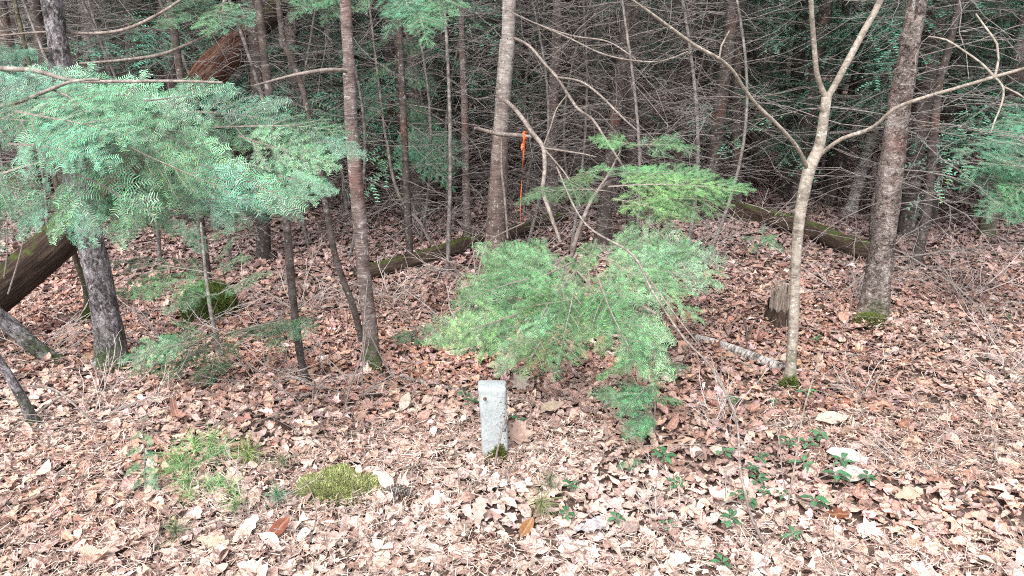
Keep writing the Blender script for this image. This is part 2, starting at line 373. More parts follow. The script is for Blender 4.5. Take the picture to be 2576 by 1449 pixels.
def needle_litter():
    mb = MB(); n = 85000
    y = np.sqrt(rs.uniform(1.1 ** 2, 5.2 ** 2, n)); y = np.where(rs.rand(n) < .6, 1.1 + (y - 1.1) * .45, y); x = rs.uniform(-1, 1, n) * (.74 * y + .6)
    keep = vnoise(np.stack([x * 2.2, y * 2.2, y * 0], -1), 9) > -.25; x, y = x[keep], y[keep]; n = len(x)
    th = rs.uniform(0, 2 * pi, n); L = rs.uniform(.012, .05, n); w = rs.uniform(.0006, .0013, n)
    d = np.stack([np.cos(th), np.sin(th), rs.normal(0, .25, n)], -1) * L[:, None]; s = np.stack([-np.sin(th), np.cos(th), rs.normal(0, .5, n)], -1) * w[:, None]
    c = np.stack([x, y, hgt(x, y) + rs.uniform(.012, .045, n)], -1)
    v = np.stack([c - d / 2 - s, c + d / 2 - s, c + d / 2 + s, c - d / 2 + s], 1)
    col = np.repeat(np.array([(.48, .32, .26), (.62, .48, .41), (.26, .155, .125), (.70, .60, .54)])[rs.randint(0, 4, n)], 4, 0)
    mb.add(v, np.arange(n * 4).reshape(-1, 4), col)
    # crumbs of broken leaf
    m = 30000; xy = wedge(m, 1.1, 4.8)
    tag(mb.build('needle_litter', M['leaf']), 'fine brown conifer needles and shreds sprinkled over the leaves', 'needle litter', kind='stuff')
    mb = MB(); scatter(mb, SMALLQ, xy, .022, .5, .5, .01, .05, PAL)
    tag(mb.build('leaf_crumbs', M['leaf']), 'small broken bits of dry leaf between the whole leaves', 'leaf crumbs', kind='stuff')
needle_litter()
def twig_litter():
    mb = MB(); r = np.random.RandomState(4)
    for _ in range(3200):
        y = sqrt(r.uniform(1.3 ** 2, 9 ** 2)); x = r.uniform(-1, 1) * (.74 * y + .5); L = r.uniform(.06, .38) * (1 if r.rand() < .85 else 2)
        a = r.uniform(0, pi); k = max(3, int(L / .05)); t = np.linspace(0, 1, k); bend = r.normal(0, .12) * L
        px = x + cos(a) * t * L - sin(a) * bend * 4 * t * (1 - t); py = y + sin(a) * t * L + cos(a) * bend * 4 * t * (1 - t)
        pz = hgt(px, py) + .03 + r.uniform(0, .02) + t * r.uniform(-.01, .05)
        tube(mb, np.stack([px, py, pz], -1), np.linspace(1, .4, k) * r.uniform(.001, .0028), 4, cap=False)
    tag(mb.build('twig_litter', M['twig']), 'thin dead twigs strewn over the leaves', 'twig litter', kind='stuff')
twig_litter()

# ------------------------------------------------------------------ conifer foliage
def nrm(v): return v / (np.linalg.norm(v) + 1e-9)
L0g = 1.0
class Spray:
    """segments of needle-bearing twig, grown flat like a hemlock bough"""
    def __init__(s, seed, far=False): s.r = np.random.RandomState(seed); s.seg = []; s.st = []; s.far = far
    def grow(s, p, d, n, L, lvl, droop, minL=.025):
        r = s.r; k = max(3, int(L / .035)); pts = [p]; side = nrm(np.cross(n, d)); ds = []
        cur = r.normal(0, .16)
        for i in range(k):
            t = i / k; d = nrm(d + n * (-droop * (.25 + t)) / k + side * (cur + r.normal(0, .3)) / k * .8 + n * r.normal(0, .1) / k)
            pts.append(pts[-1] + d * L / k); ds.append(d)
        pts = np.array(pts); s.st.append((pts, L, lvl))
        u0 = .22 if lvl == 0 else 0.0
        for i in range(k):
            if i / k >= u0 or r.rand() < .3: s.seg.append((pts[i], pts[i + 1], n, lvl, i / k))
        if L < minL * 1.7 or lvl >= 2 and (lvl >= 3 or L0g < .6 or L < .11): return
        step = max(.028, .08 * L) * (1.3 if s.far else 1); u = (.10 if lvl == 0 else .12) * L; sd = 1
        while u < L * .97:
            t = u / L; i = min(int(t * k), k - 1); q = pts[i] + (pts[i + 1] - pts[i]) * (t * k - i)
            cl = L * (.47 if lvl == 0 else .48) * (1 - t) ** .8 * r.uniform(.6, 1.08) + .012
            if lvl == 0: cl *= min(1, .45 + t * 2.2)
            if cl > minL and r.rand() > (.07 if lvl else .10):
                a = radians(r.normal(50 - 12 * t, 5)); sv = nrm(np.cross(n, ds[i])) * sd
                dd = nrm(ds[i] * cos(a) + sv * sin(a) + n * r.normal(0, .10))
                nn = nrm(n + r.normal(0, .11, 3)); nn = nrm(nn - dd * nn.dot(dd))
                s.grow(q, dd, nn, cl, lvl + 1, droop * r.uniform(.5, 1.1), minL)
            sd = -sd; u += step * r.uniform(.45, .75)
    def emit(s, mb, sp=.0036, ln=.0115, wd=.0019, base=(.105, .30, .18)):
        r = s.r; A = np.array([a[0] for a in s.seg]); B = np.array([a[1] for a in s.seg]); Nn = np.array([a[2] for a in s.seg]); tt = np.array([a[4] for a in s.seg])
        D = B - A; L = np.linalg.norm(D, axis=1); cnt = np.maximum(1, (L / sp).astype(int)); idx = np.repeat(np.arange(len(A)), cnt)
        fr = np.concatenate([np.arange(c) / c for c in cnt]) ; m = len(idx)
        Dn = D[idx] / L[idx, None]; n = Nn[idx]; S = np.cross(n, Dn)
        tw = np.repeat(r.uniform(.4, 1.5, len(A)) * np.repeat(r.uniform(.6, 1.25, len(A) // 12 + 1), 12)[:len(A)], cnt)
        for sd in (-1, 1):
            q = A[idx] + D[idx] * fr[:, None]
            nd = Dn * r.normal(.42, .07, m)[:, None] + S * sd + n * r.normal(.03, .12, m)[:, None]; nd /= np.linalg.norm(nd, axis=1)[:, None]
            l = ln * r.uniform(.7, 1.2, m); wv = np.cross(n + S * r.normal(0, .3, m)[:, None], nd); wv /= np.linalg.norm(wv, axis=1)[:, None] + 1e-9; wv = wv * wd / 2
            tip = q + nd * l[:, None]; v = np.stack([q - wv * .7, tip - wv * .55, tip + wv * .55, q + wv * .7], 1)
            br = tw * r.uniform(.9, 1.1, m); yel = (r.rand(m) < .06)[:, None]
            c = np.array(base)[None] * br[:, None]; c = np.where(yel, c * (1.5, 1.25, .7), c)
            mb.add(v, np.arange(m * 4).reshape(-1, 4), np.repeat(c, 4, 0), None, 0)
        for pts, l, lvl in s.st:
            r0 = .0050 * (l / .7) ** .8 + .0006
            if s.far and lvl > 1: continue
            tube(mb, pts[::2] if lvl > 1 and len(pts) > 3 else pts, np.linspace(r0, .0006, len(pts[::2] if lvl > 1 and len(pts) > 3 else pts)), 4 if lvl < 2 else 3, cap=False, mi=1, col=(1, 1, 1))
PROTO = {}
def make_protos():
    k = 0
    global L0g
    for L in (.30, .50, .75):
        L0g = L
        for j in range(4 if L < .6 else 3):
            s = Spray(100 + k); s.grow(np.zeros(3), np.array((1., 0, 0)), np.array((0, 0, 1.)), L, 0, (.30, .5, .42, .62)[j], .026 if L < .6 else .034)
            mb = MB(); s.emit(mb, .0050, .0130, .0024); v = mb.arrays()[0]
            e = max(v[:, 0]); PROTO.setdefault(L, []).append((mb.mesh('bough', [M['needle'], M['twig']]), s.st[0][0][-1])); k += 1
make_protos()
L0g = 1.0
def set_mat(o, parent, p, d, up, s):
    d = nrm(d); y = nrm(np.cross(up, d)); z = np.cross(d, y); R = np.stack([d, y, z], 1)
    m = Matrix([[*(R[i] * s), p[i] - parent.location[i]] for i in range(3)] + [[0, 0, 0, 1]]); o.matrix_local = m
TINT = (1, 1, 1, 1)
def bough(parent, a, b, up=(0, -.45, .9), rj=.25, k=None):
    """a bough from point a whose tip reaches b"""
    a = np.asarray(a, float); b = np.asarray(b, float); L = np.linalg.norm(b - a)
    key = min(PROTO, key=lambda q: abs(math.log(q / L))); lst = PROTO[key]; me, tip = lst[random.randrange(len(lst)) if k is None else k % len(lst)]
    o = link('bough', me, parent); s = L / np.linalg.norm(tip)
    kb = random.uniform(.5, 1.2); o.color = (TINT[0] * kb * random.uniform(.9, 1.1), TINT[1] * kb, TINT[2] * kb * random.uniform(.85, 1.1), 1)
    up = nrm(np.array(up) + np.random.RandomState(int(abs(a.sum() * 1e4 + b[0] * 1e3)) % 99999).normal(0, rj, 3))
    d = nrm(b - a); y = nrm(np.cross(up, d)); z = np.cross(d, y); t = tip / np.linalg.norm(tip)
    # rotate local tip direction onto d (droop sits in the xz plane)
    th = atan2(t[2], t[0]); x2 = d * cos(th) + z * -sin(th) * -1 * -1; x2 = nrm(d * cos(th) - z * sin(th)); z2 = nrm(np.cross(x2, y))
    R = np.stack([x2, y, z2], 1) * s
    o.matrix_local = Matrix([[*R[i], a[i] - parent.location[i]] for i in range(3)] + [[0, 0, 0, 1]])
    return o
def pxbough(parent, x0, y0, Y0, x1, y1, Y1, up=(0, -.45, .9), rj=.22): return bough(parent, P(x0, y0, Y0), P(x1, y1, Y1), up, rj)

def stem(mb, pts, side=7, rough=.08, step=.04, seed=0, mi=0, minr=.0012, top=None):
    """pts: (px, py, width_px, Y)"""
    q = [P(a[0], a[1], a[3]) for a in pts]; r = [max(minr, a[2] / 2 * depth(p) / FPX) for a, p in zip(pts, q)]
    q, r = smooth_path(q, r, step); tube(mb, q, r, side, rough=rough, rsc=12, seed=seed, mi=mi); return q, r

# dead twiggy branches shared by the shaded trees
def dead_mesh(seed, z0, z1, nb, lmax, thick=1.0, sub=7):
    r = np.random.RandomState(seed); mb = MB()
    for _ in range(nb):
        z = r.uniform(z0, z1); a = r.uniform(0, 2 * pi); L = lmax * r.uniform(.35, 1); k = 7
        d = np.array((cos(a), sin(a), r.uniform(-.12, .4))); d = nrm(d); p = np.array((0, 0, z)); pts = [p]
        for i in range(k):
            d = nrm(d + r.normal(0, .16, 3) + np.array((0, 0, -.06 if i < 5 else .04))); pts.append(pts[-1] + d * L / k)
        pts = np.array(pts); r0 = (.0016 + .0030 * L) * thick * r.uniform(.5, 1.1)
        tube(mb, pts, np.linspace(r0, .0012 * thick, k + 1), 4, cap=False)
        for j in range(r.randint(2, sub + 1)):
            i = r.randint(1, k); b = a + r.choice((-1, 1)) * r.uniform(.4, 1.1); l = L * r.uniform(.15, .45) * (1.2 - i / k)
            e = nrm(np.array((cos(b), sin(b), r.uniform(-.35, .3)))); q = [pts[i]]
            for _k in range(4): e = nrm(e + r.normal(0, .22, 3)); q.append(q[-1] + e * l / 4)
            tube(mb, np.array(q), np.linspace(r0 * .5, .0009 * thick, 5), 3, cap=False)
    return mb.mesh('dead_branches', M['twigdark'])
DEAD = [dead_mesh(20 + i, .30, 3.0, 80, 1.2, 1.0, 9) for i in range(4)]
DEADF = [dead_mesh(30 + i, .4, 3.6, 90, 1.5, 1.5, 9) for i in range(3)]
# high crowns: coarse layered foliage above eye level
def crown_mesh(seed, z0, z1, R, nb, low=False):
    r = np.random.RandomState(seed); mb = MB()
    lib = []
    for j in range(3):
        s = Spray(seed * 7 + j, True); s.grow(np.zeros(3), np.array((1., 0, 0)), np.array((0, 0, 1.)), 1.0, 0, .8, .07); m2 = MB()
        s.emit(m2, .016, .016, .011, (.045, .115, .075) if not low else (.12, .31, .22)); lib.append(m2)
    for _ in range(nb):
        z = z0 + (z1 - z0) * r.rand() ** 1.1; t = (z - z0) / (z1 - z0); L = R * (1 - t) ** .7 * r.uniform(.6, 1.1) + .25; a = r.uniform(0, 2 * pi)
        m2 = lib[r.randint(3)]; roll = r.normal(0, .25); el = r.uniform(-.25, .25); off = 0.12 * L
        d = np.array((cos(a) * cos(el), sin(a) * cos(el), sin(el))); y = nrm(np.cross((0, 0, 1), d)); zz = np.cross(d, y); y, zz = y * cos(roll) + zz * sin(roll), zz * cos(roll) - y * sin(roll)
        Rm = np.stack([d, y, zz], 1) * L
        v, c, b, f, mi = m2.arrays(); v = v @ Rm.T + np.array((0, 0, z)) + d * off; n0 = mb.n
        mb.v.append(v); mb.c.append(c * r.uniform(.7, 1.25)); mb.b.append(b); mb.n += len(v)
        for ff, mm in zip(f, mi): mb.f.append(ff + n0); mb.m.append(mm)
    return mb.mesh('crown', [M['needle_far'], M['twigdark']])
CROWN = [crown_mesh(50 + i, 3.4 + .5 * i, 9, 1.5, 28) for i in range(3)]
LOWC = [crown_mesh(60 + i, .8, 3.3, 1.5, 30, True) for i in range(3)]

# ------------------------------------------------------------------ trunks one by one
def trunk_tree(name, label, cat, pts, mt, sides=20, step=.025, rough=.07, extend=5.5, crown=None, dead=None, group=None, flare=1.25, seed=0, branches=(), bmat='twig', dz=(0, 0), csc=1.0):
    b = pts[0]; base = G(b[0], b[1]); Yb = base[1]
    pts = [(a[0], a[1], a[2], a[3] if len(a) > 3 else Yb) for a in pts]
    root = empty(name, base, label, cat, group)
    q = [P(a[0], a[1], a[3]) for a in pts]; r = [a[2] / 2 * depth(p) / FPX for a, p in zip(pts, q)]
    q[0] = base.copy(); q.insert(0, base - np.array((0, 0, .12))); r.insert(0, r[0] * flare * 1.15); r[1] *= flare
    if len(q) > 2:
        k = q[1] + (q[2] - q[1]) * min(.35, .12 / max(.12, np.linalg.norm(q[2] - q[1]))); q.insert(2, k); r.insert(2, r[1] / flare * 1.04)
    if extend and q[-1][2] < extend:
        d = nrm(q[-1] - q[-2]); d = nrm(d + np.array((0, 0, .6))); e = q[-1] + d * (extend - q[-1][2]) / max(.4, d[2]); q.append(e); r.append(r[-1] * .6)
    q2, r2 = smooth_path(q, r, step); mb = MB(); tube(mb, q2, r2, sides, rough=rough, rsc=14, seed=seed)
    v = mb.v[0]; hz = v[:, 2] - base[2]; th = np.arctan2(v[:, 1] - base[1], v[:, 0] - base[0]); k = np.exp(-np.maximum(hz, 0) / (.9 * r2[0] + .02)) * (.30 + .28 * np.cos(3 * th + seed) + .18 * np.cos(5 * th + seed * 2.3))
    m_ = hz < .35; cx, cy = base[0], base[1]; v[m_, 0] = v[m_, 0] + (v[m_, 0] - cx) * k[m_]; v[m_, 1] = v[m_, 1] + (v[m_, 1] - cy) * k[m_]
    mb.build('trunk', M[mt], root, True)
    for br in branches:
        mb = MB()
        for k, s in enumerate(br if isinstance(br[0], list) else [br]): stem(mb, s, 6, .06, .03, seed + k)
        mb.build('branch', M[bmat], root, True)
    if dead is not None:
        o = link('dead_branches', DEAD[dead % len(DEAD)], root); o.rotation_euler = (0, 0, seed * 1.7)
    if crown is not None:
        o = link('crown', CROWN[crown % len(CROWN)], root); o.rotation_euler = (0, 0, seed * 2.1); o.scale = (csc, csc, 1); o.location = (q[-2][0] - base[0], q[-2][1] - base[1], 0)
    return root, q2, r2

trunk_tree('spruce_tree', 'thick trunk with scaly grey bark and mossy foot at the left, below the bright boughs', 'tree',
    [(290, 925, 62), (275, 820, 66), (245, 690, 64), (222, 580, 62), (200, 460, 60), (165, 250, 56), (130, 0, 50)], 'scaly', 30, .015, .12, 6, seed=1, crown=1, csc=1.1)
trunk_tree('young_tree', 'slim brown trunk with pale horizontal flecks, rising from bottom centre-left between leaning saplings', 'tree',
    [(937, 930, 40), (930, 820, 38), (915, 680, 35), (900, 500, 34), (885, 330, 33), (877, 150, 31), (868, 0, 29)], 'lenticel', 22, .02, .06, 6, seed=2, crown=2, csc=1.0,
    branches=[[(872, 178, 12, 3.5), (820, 176, 10, 3.4), (760, 185, 9, 3.35), (715, 195, 7, 3.3), (640, 215, 5, 3.2)]])
trunk_tree('ribbon_tree', 'grey ringed trunk near the centre with the orange ribbon hanging from its dead branch', 'tree',
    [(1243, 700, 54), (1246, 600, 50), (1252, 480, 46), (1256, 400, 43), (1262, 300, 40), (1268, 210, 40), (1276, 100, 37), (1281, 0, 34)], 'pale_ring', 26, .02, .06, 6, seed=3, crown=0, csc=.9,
    branches=[[(1195, 322, 8, 4.8), (1225, 330, 11, 4.85), (1262, 338, 12, 4.75), (1300, 340, 11, 4.6), (1345, 345, 7, 4.5)],
              [[(1270, 252, 12, 4.85), (1300, 280, 12, 4.7), (1340, 335, 13, 4.5), (1366, 372, 12, 4.4), (1370, 430, 11, 4.3), (1366, 480, 11, 4.2), (1385, 540, 10, 4.1), (1410, 610, 9, 4.0)],
               [(1366, 372, 5, 4.4), (1420, 380, 5, 4.3), (1470, 388, 4, 4.2), (1500, 395, 3, 4.2)],
               [(1366, 372, 5, 4.4), (1385, 320, 4, 4.4), (1400, 275, 4, 4.5), (1425, 240, 3, 4.6)],
               [(1366, 372, 5, 4.4), (1400, 410, 4, 4.3), (1430, 450, 4, 4.2), (1460, 520, 3, 4.1)]],
              [[(1295, 97, 9, 4.9), (1330, 115, 8, 4.7), (1370, 160, 8, 4.6), (1405, 200, 8, 4.5), (1430, 240, 8, 4.5), (1455, 275, 8, 4.4), (1490, 300, 7, 4.4), (1520, 345, 6, 4.3), (1575, 430, 5, 4.2)],
               [(1405, 195, 6, 4.5), (1460, 205, 6, 4.3), (1510, 240, 6, 4.2), (1560, 290, 5, 4.1), (1610, 335, 4, 4.1)]],
              [[(1262, 350, 6, 4.75), (1262, 430, 6, 4.7), (1270, 500, 7, 4.7), (1277, 600, 5, 4.7)]],
              [[(1285, 30, 4, 4.9), (1350, 60, 4, 4.8), (1440, 90, 4, 4.7), (1530, 105, 4, 4.6), (1600, 150, 3, 4.5)], [(1350, 60, 4, 4.8), (1430, 95, 4, 4.6), (1530, 140, 4, 4.5), (1650, 155, 3, 4.4), (1730, 130, 3, 4.4)]]])
trunk_tree('young_tree', 'straight ringed trunk just right of and behind the ribbon tree', 'tree',
    [(1384, 565, 33), (1387, 450, 30), (1391, 320, 28), (1396, 180, 26), (1404, 0, 24)], 'lenticel', 16, .03, .06, 6, seed=4, crown=1, dead=0)
trunk_tree('young_tree', 'thin birch-flecked trunk rising behind the mossy log left of the ribbon tree', 'tree',
    [(1177, 628, 22), (1174, 520, 20), (1171, 400, 20), (1169, 280, 18), (1163, 120, 17), (1160, 0, 15)], 'lenticel', 14, .03, .05, 6, seed=5, crown=2, dead=1)
trunk_tree('young_tree', 'dark reddish trunk fading up into the tangle right of centre', 'tree',
    [(1512, 625, 36), (1527, 470, 33), (1543, 345, 32), (1560, 180, 30), (1579, 0, 28)], 'darkbark', 16, .03, .06, 6, seed=6, crown=0, dead=2)
sap, _, _ = trunk_tree('forked_sapling', 'smooth pale tan sapling forking into a high Y at the right, moss at its foot', 'tree',
    [(1986, 968, 26), (1992, 880, 25), (1999, 760, 25), (2003, 640, 25), (2014, 530, 28), (2035, 430, 32), (2060, 370, 27), (2072, 300, 24), (2079, 246, 25)], 'smooth', 22, .015, .04, 0, seed=7, flare=1.15, bmat='smooth',
    branches=[[(2081, 250, 17, 3.3), (2068, 225, 15, 3.3), (2055, 185, 14, 3.28), (2047, 100, 14, 3.25), (2040, 0, 13, 3.2), (2030, -300, 9, 3.1)],
              [(2077, 255, 18, 3.3), (2100, 215, 18, 3.3), (2135, 150, 19, 3.3), (2175, 75, 18, 3.3), (2215, 0, 17, 3.3), (2330, -260, 11, 3.2)],
              [[(2035, 445, 13, 3.3), (2026, 412, 11, 3.25), (2008, 375, 10, 3.2), (1985, 345, 10, 3.15), (1950, 308, 9, 3.1), (1905, 265, 9, 3.05), (1870, 220, 9, 3.0), (1845, 180, 8, 2.95), (1810, 148, 8, 2.9), (1750, 115, 8, 2.85), (1690, 72, 8, 2.8), (1640, 35, 7, 2.75), (1590, 0, 6, 2.7), (1500, -60, 4, 2.6)], [(1809, 148, 5, 2.9), (1815, 115, 5, 2.9), (1835, 77, 3, 2.9)]],
              [[(2052, 400, 14, 3.3), (2080, 375, 12, 3.25), (2120, 348, 11, 3.2), (2180, 328, 10, 3.15), (2215, 305, 10, 3.1), (2250, 273, 10, 3.05), (2310, 250, 9, 3.0), (2370, 232, 9, 2.95), (2440, 212, 9, 2.9), (2500, 194, 9, 2.85), (2576, 172, 8, 2.8), (2700, 130, 6, 2.7)],
               [(2502, 194, 7, 2.85), (2512, 150, 6, 2.9), (2508, 110, 6, 2.9), (2480, 70, 5, 2.95), (2455, 35, 4, 3.0)],
               [(2502, 194, 7, 2.85), (2470, 160, 6, 2.9), (2425, 128, 5, 2.95), (2380, 100, 5, 3.0), (2335, 92, 3, 3.0)],
               [(2502, 194, 6, 2.85), (2524, 220, 6, 2.8), (2520, 260, 5, 2.75), (2500, 310, 4, 2.7), (2492, 335, 3, 2.7)],
               [(2524, 218, 5, 2.8), (2560, 235, 5, 2.75), (2620, 280, 4, 2.7)]]])
trunk_tree('birch_tree', 'stout trunk with peeling plated bark and mossy foot at the right', 'tree',
    [(2192, 795, 62), (2205, 720, 62), (2222, 610, 60), (2236, 470, 58), (2254, 330, 54), (2278, 180, 52), (2308, 0, 48)], 'plate', 30, .015, .09, 6, seed=8, dead=3, crown=1)
trunk_tree('young_tree', 'slender dark trunk leaning a little behind the stout plated tree', 'tree',
    [(2300, 668, 24), (2318, 600, 22), (2335, 500, 22), (2350, 330, 21), (2368, 180, 19), (2415, 0, 17)], 'darkbark', 14, .03, .06, 6, seed=9, crown=1, dead=0)
trunk_tree('birch_tree', 'pale blue-white birch trunk deeper in, left of the stout plated tree', 'tree',
    [(2135, 545, 27), (2165, 440, 27), (2180, 380, 27), (2203, 300, 26), (2218, 220, 26), (2240, 130, 25), (2264, 0, 24)], 'birch', 14, .04, .05, 6, seed=10, crown=2)
trunk_tree('young_tree', 'thin curved dark stem immediately left of the stout plated tree', 'tree',
    [(2198, 630, 17), (2196, 540, 16), (2212, 440, 15), (2235, 345, 14), (2262, 230, 12), (2285, 120, 10)], 'darkbark', 10, .03, .05, 4, seed=11, dead=1)
trunk_tree('sapling', 'thin grey-brown sapling left of centre passing up behind the bright boughs', 'tree',
    [(772, 970, 19), (755, 890, 19), (740, 780, 20), (728, 650, 21), (719, 545, 20), (692, 350, 20), (670, 180, 22), (650, 0, 20)], 'darkbark', 14, .02, .05, 4, seed=12)
trunk_tree('sapling', 'thin dark sapling leaning left of the slim flecked trunk', 'tree',
    [(915, 870, 17), (888, 770, 17), (858, 690, 17), (838, 620, 16), (820, 520, 15), (795, 380, 14), (760, 220, 13), (712, 100, 14), (700, 0, 14)], 'darkbark', 12, .02, .05, 4, seed=13)
trunk_tree('sapling', 'leaning grey stem arching over the leaves left of the mossy middle log', 'tree',
    [(1090, 620, 9), (1058, 562, 9), (1030, 530, 9), (1003, 490, 9), (985, 430, 8), (975, 365, 7), (960, 270, 6)], 'twig', 8, .03, .05, 3, seed=14)
trunk_tree('dead_snag', 'short leaning dead trunk at the left edge with grey bark', 'tree',
    [(95, 1082, 24), (60, 1010, 23), (25, 950, 22), (-20, 880, 20), (-80, 780, 18)], 'scaly', 16, .02, .1, 2, seed=15)
trunk_tree('dead_snag', 'dark fallen-over trunk foot with scaly bark under the leaning log at the left', 'tree',
    [(150, 915, 30), (90, 870, 34), (30, 820, 36), (-60, 730, 34)], 'scaly', 16, .02, .12, 1.2, seed=16)
trunk_tree('spruce_tree', 'dark furrowed trunk at the top left beside the fallen red log', 'tree',
    [(372, 520, 60), (360, 330, 60), (350, 160, 62), (338, 0, 60)], 'darkbark', 20, .04, .1, 6, seed=17, crown=0, dead=2)
trunk_tree('birch_tree', 'pale grey trunk at the top left corner behind bare branches', 'tree',
    [(262, 500, 50), (250, 330, 50), (236, 140, 48), (222, 0, 46)], 'pale_ring', 20, .04, .06, 6, seed=18, crown=1, dead=3)
trunk_tree('young_tree', 'thin brown stem with mossy foot just behind the scaly left trunk', 'tree',
    [(232, 790, 22), (215, 720, 15), (190, 650, 14), (170, 570, 12), (140, 450, 10)], 'mossbark', 10, .03, .05, 3, seed=19)

# ------------------------------------------------------------------ logs, sticks, stumps
def log(name, label, pts, mt, sides=26, rough=.12, step=.02, seed=0, cat='log'):
    mb = MB(); stem(mb, pts, sides, rough, step, seed); return tag(mb.build(name, M[mt], None, True), label, cat)
lr = empty('leaning_log', P(0, 735, 3.9), 'big rotten log leaning up from the left edge, dark and mossy low, red-brown above', 'log')
mb = MB(); stem(mb, [(-260, 935, 104, 3.5), (-100, 810, 100, 3.7), (0, 728, 96, 3.9), (130, 618, 90, 4.15), (260, 495, 84, 4.5), (400, 345, 80, 4.9), (500, 212, 74, 5.3)], 36, .13, .02, 3); mb.build('trunk', M['log_mossy'], lr, True)
mb = MB(); stem(mb, [(498, 215, 76, 5.30), (545, 165, 76, 5.45), (590, 118, 74, 5.6), (632, 86, 66, 5.75)], 36, .2, .02, 4); o = mb.build('bare_wood', M['log_red'], lr, True); o['label'] = 'red-brown barkless wood of the leaning log'
mb = MB(); stem(mb, [(622, 92, 58, 5.74), (680, 40, 52, 6.0), (740, -20, 48, 6.3), (860, -150, 40, 6.9)], 30, .13, .02, 5); mb.build('upper_trunk', M['log_mossy'], lr, True)
def ground_log(name, label, a, b, w0, w1, mt, seed, sides=24, rough=.14, lift=.35, sag=0, cat='log', n=7):
    A, B = G(*a), G(*b); k = n; t = np.linspace(0, 1, k)[:, None]; q = A * (1 - t) + B * t
    ra, rb = w0 / 2 * depth(A) / FPX, w1 / 2 * depth(B) / FPX; r = np.linspace(ra, rb, k)
    for i in range(k): q[i][2] = float(hgt(q[i][0], q[i][1])) + r[i] * lift + .012
    rr = np.random.RandomState(seed); perp = nrm(np.cross((B - A), (0, 0, 1))); q += perp * (rr.normal(0, sag, k))[:, None]
    q, r = smooth_path(q, r, .02); mb = MB(); tube(mb, q, r, sides, rough=rough, rsc=14, seed=seed)
    return tag(mb.build(name, M[mt], None, True), label, cat)
ground_log('fallen_log', 'dark mossy log lying behind the ribbon tree', (900, 712), (1420, 560), 44, 34, 'log_mossy', 21, lift=.7, sag=.015)
ground_log('fallen_log', 'dark mossy log lying at the right, behind the pale forked sapling', (2230, 672), (1760, 525), 52, 40, 'log_mossy', 22, lift=.9, sag=.02)
ground_log('birch_log', 'short pale birch log ending at the foot of the forked sapling', (1975, 945), (1745, 862), 25, 20, 'birch', 23, 16, .12, .9)
ground_log('birch_stick', 'short piece of birch stick with peeling bark left of the stone marker', (1170, 995), (1008, 955), 10, 10, 'birch', 24, 10, .15, 1.0, .006)

# sticks and bare shoots, each a thing
def shoot(name, label, lists, mt='twig', cat='twig', group=None, gr=True):
    mb = MB()
    for i, l in enumerate(lists): stem(mb, l, 6, .05, .02, i, minr=.0009)
    return tag(mb.build(name, M[mt], None, True), label, cat, group)
def gy(x, y): return float(G(x, y)[1])
shoot('fallen_twig', 'forked grey twig leaning against the stone marker and trailing over the leaves', [[(1277, 1035, 5, 2.66), (1262, 1085, 6, 2.60), (1250, 1140, 6, 2.56), (1241, 1178, 6, gy(1240, 1190)), (1205, 1205, 6, gy(1205, 1215)), (1184, 1232, 5, gy(1184, 1242)), (1130, 1240, 4, gy(1130, 1252)), (1075, 1262, 3, gy(1075, 1274))], [(1184, 1230, 4, gy(1184, 1240)), (1200, 1290, 4, gy(1200, 1302)), (1225, 1350, 3, gy(1225, 1362))]])
shoot('bare_shoot', 'thin tan upright shoot in front of the forked sapling', [[(1968, 1340, 5, 2.12), (1985, 1250, 5, 2.15), (2000, 1165, 5, 2.2), (2018, 1050, 4, 2.3), (2035, 985, 4, 2.35), (2065, 890, 3, 2.4)]], cat='shoot')
shoot('bare_shoot', 'thicker grey forked shoot standing among the green seedlings', [[(1925, 1370, 11, 2.06), (1890, 1300, 9, 2.08), (1875, 1240, 9, 2.1), (1862, 1180, 8, 2.15), (1857, 1090, 6, 2.2), (1845, 1030, 5, 2.3), (1800, 930, 4, 2.5)], [(1875, 1270, 4, 2.1), (1835, 1260, 4, 2.08), (1800, 1285, 3, 2.05)], [(1862, 1180, 4, 2.15), (1830, 1175, 3, 2.15), (1825, 1250, 3, 2.1)]], cat='shoot')
shoot('bare_shoot', 'thin dark crooked shoot between the tan and grey shoots', [[(1980, 1245, 3, 2.3), (1968, 1190, 3, 2.32), (1962, 1120, 3, 2.38), (1950, 1060, 3, 2.45), (1945, 1000, 2, 2.5)]], cat='shoot')
shoot('bare_shoot', 'long arching bare stem reaching from the hemlock sprays down to the right', [[(1400, 420, 5, 3.3), (1470, 560, 5, 3.1), (1590, 640, 6, 2.9), (1640, 730, 6, 2.8), (1720, 850, 6, 2.7), (1790, 925, 5, 2.65), (1850, 1045, 4, 2.6)], [(1590, 640, 4, 2.9), (1690, 780, 4, 2.75), (1760, 870, 3, 2.7)]], cat='shoot')
shoot('bare_shoot', 'bare dark stem bending down at the right edge', [[(2480, 1010, 3, 2.7), (2500, 1100, 4, 2.6), (2515, 1180, 4, 2.5), (2545, 1240, 4, 2.4), (2580, 1270, 3, 2.35)]], cat='shoot')
shoot('dead_branch', 'pale dead branch fork lying at the left edge of the leaves', [[(-20, 1120, 5, gy(0, 1130)), (60, 1060, 6, gy(60, 1090)), (150, 1000, 6, gy(150, 1050)), (205, 965, 4, gy(205, 1030))], [(50, 970, 6, 3.0), (130, 978, 7, 2.9), (190, 1020, 6, 2.8), (255, 1090, 5, gy(255, 1098))], [(130, 978, 4, 2.9), (190, 1010, 3, 2.9), (255, 1004, 2, 2.9)]], cat='branch')
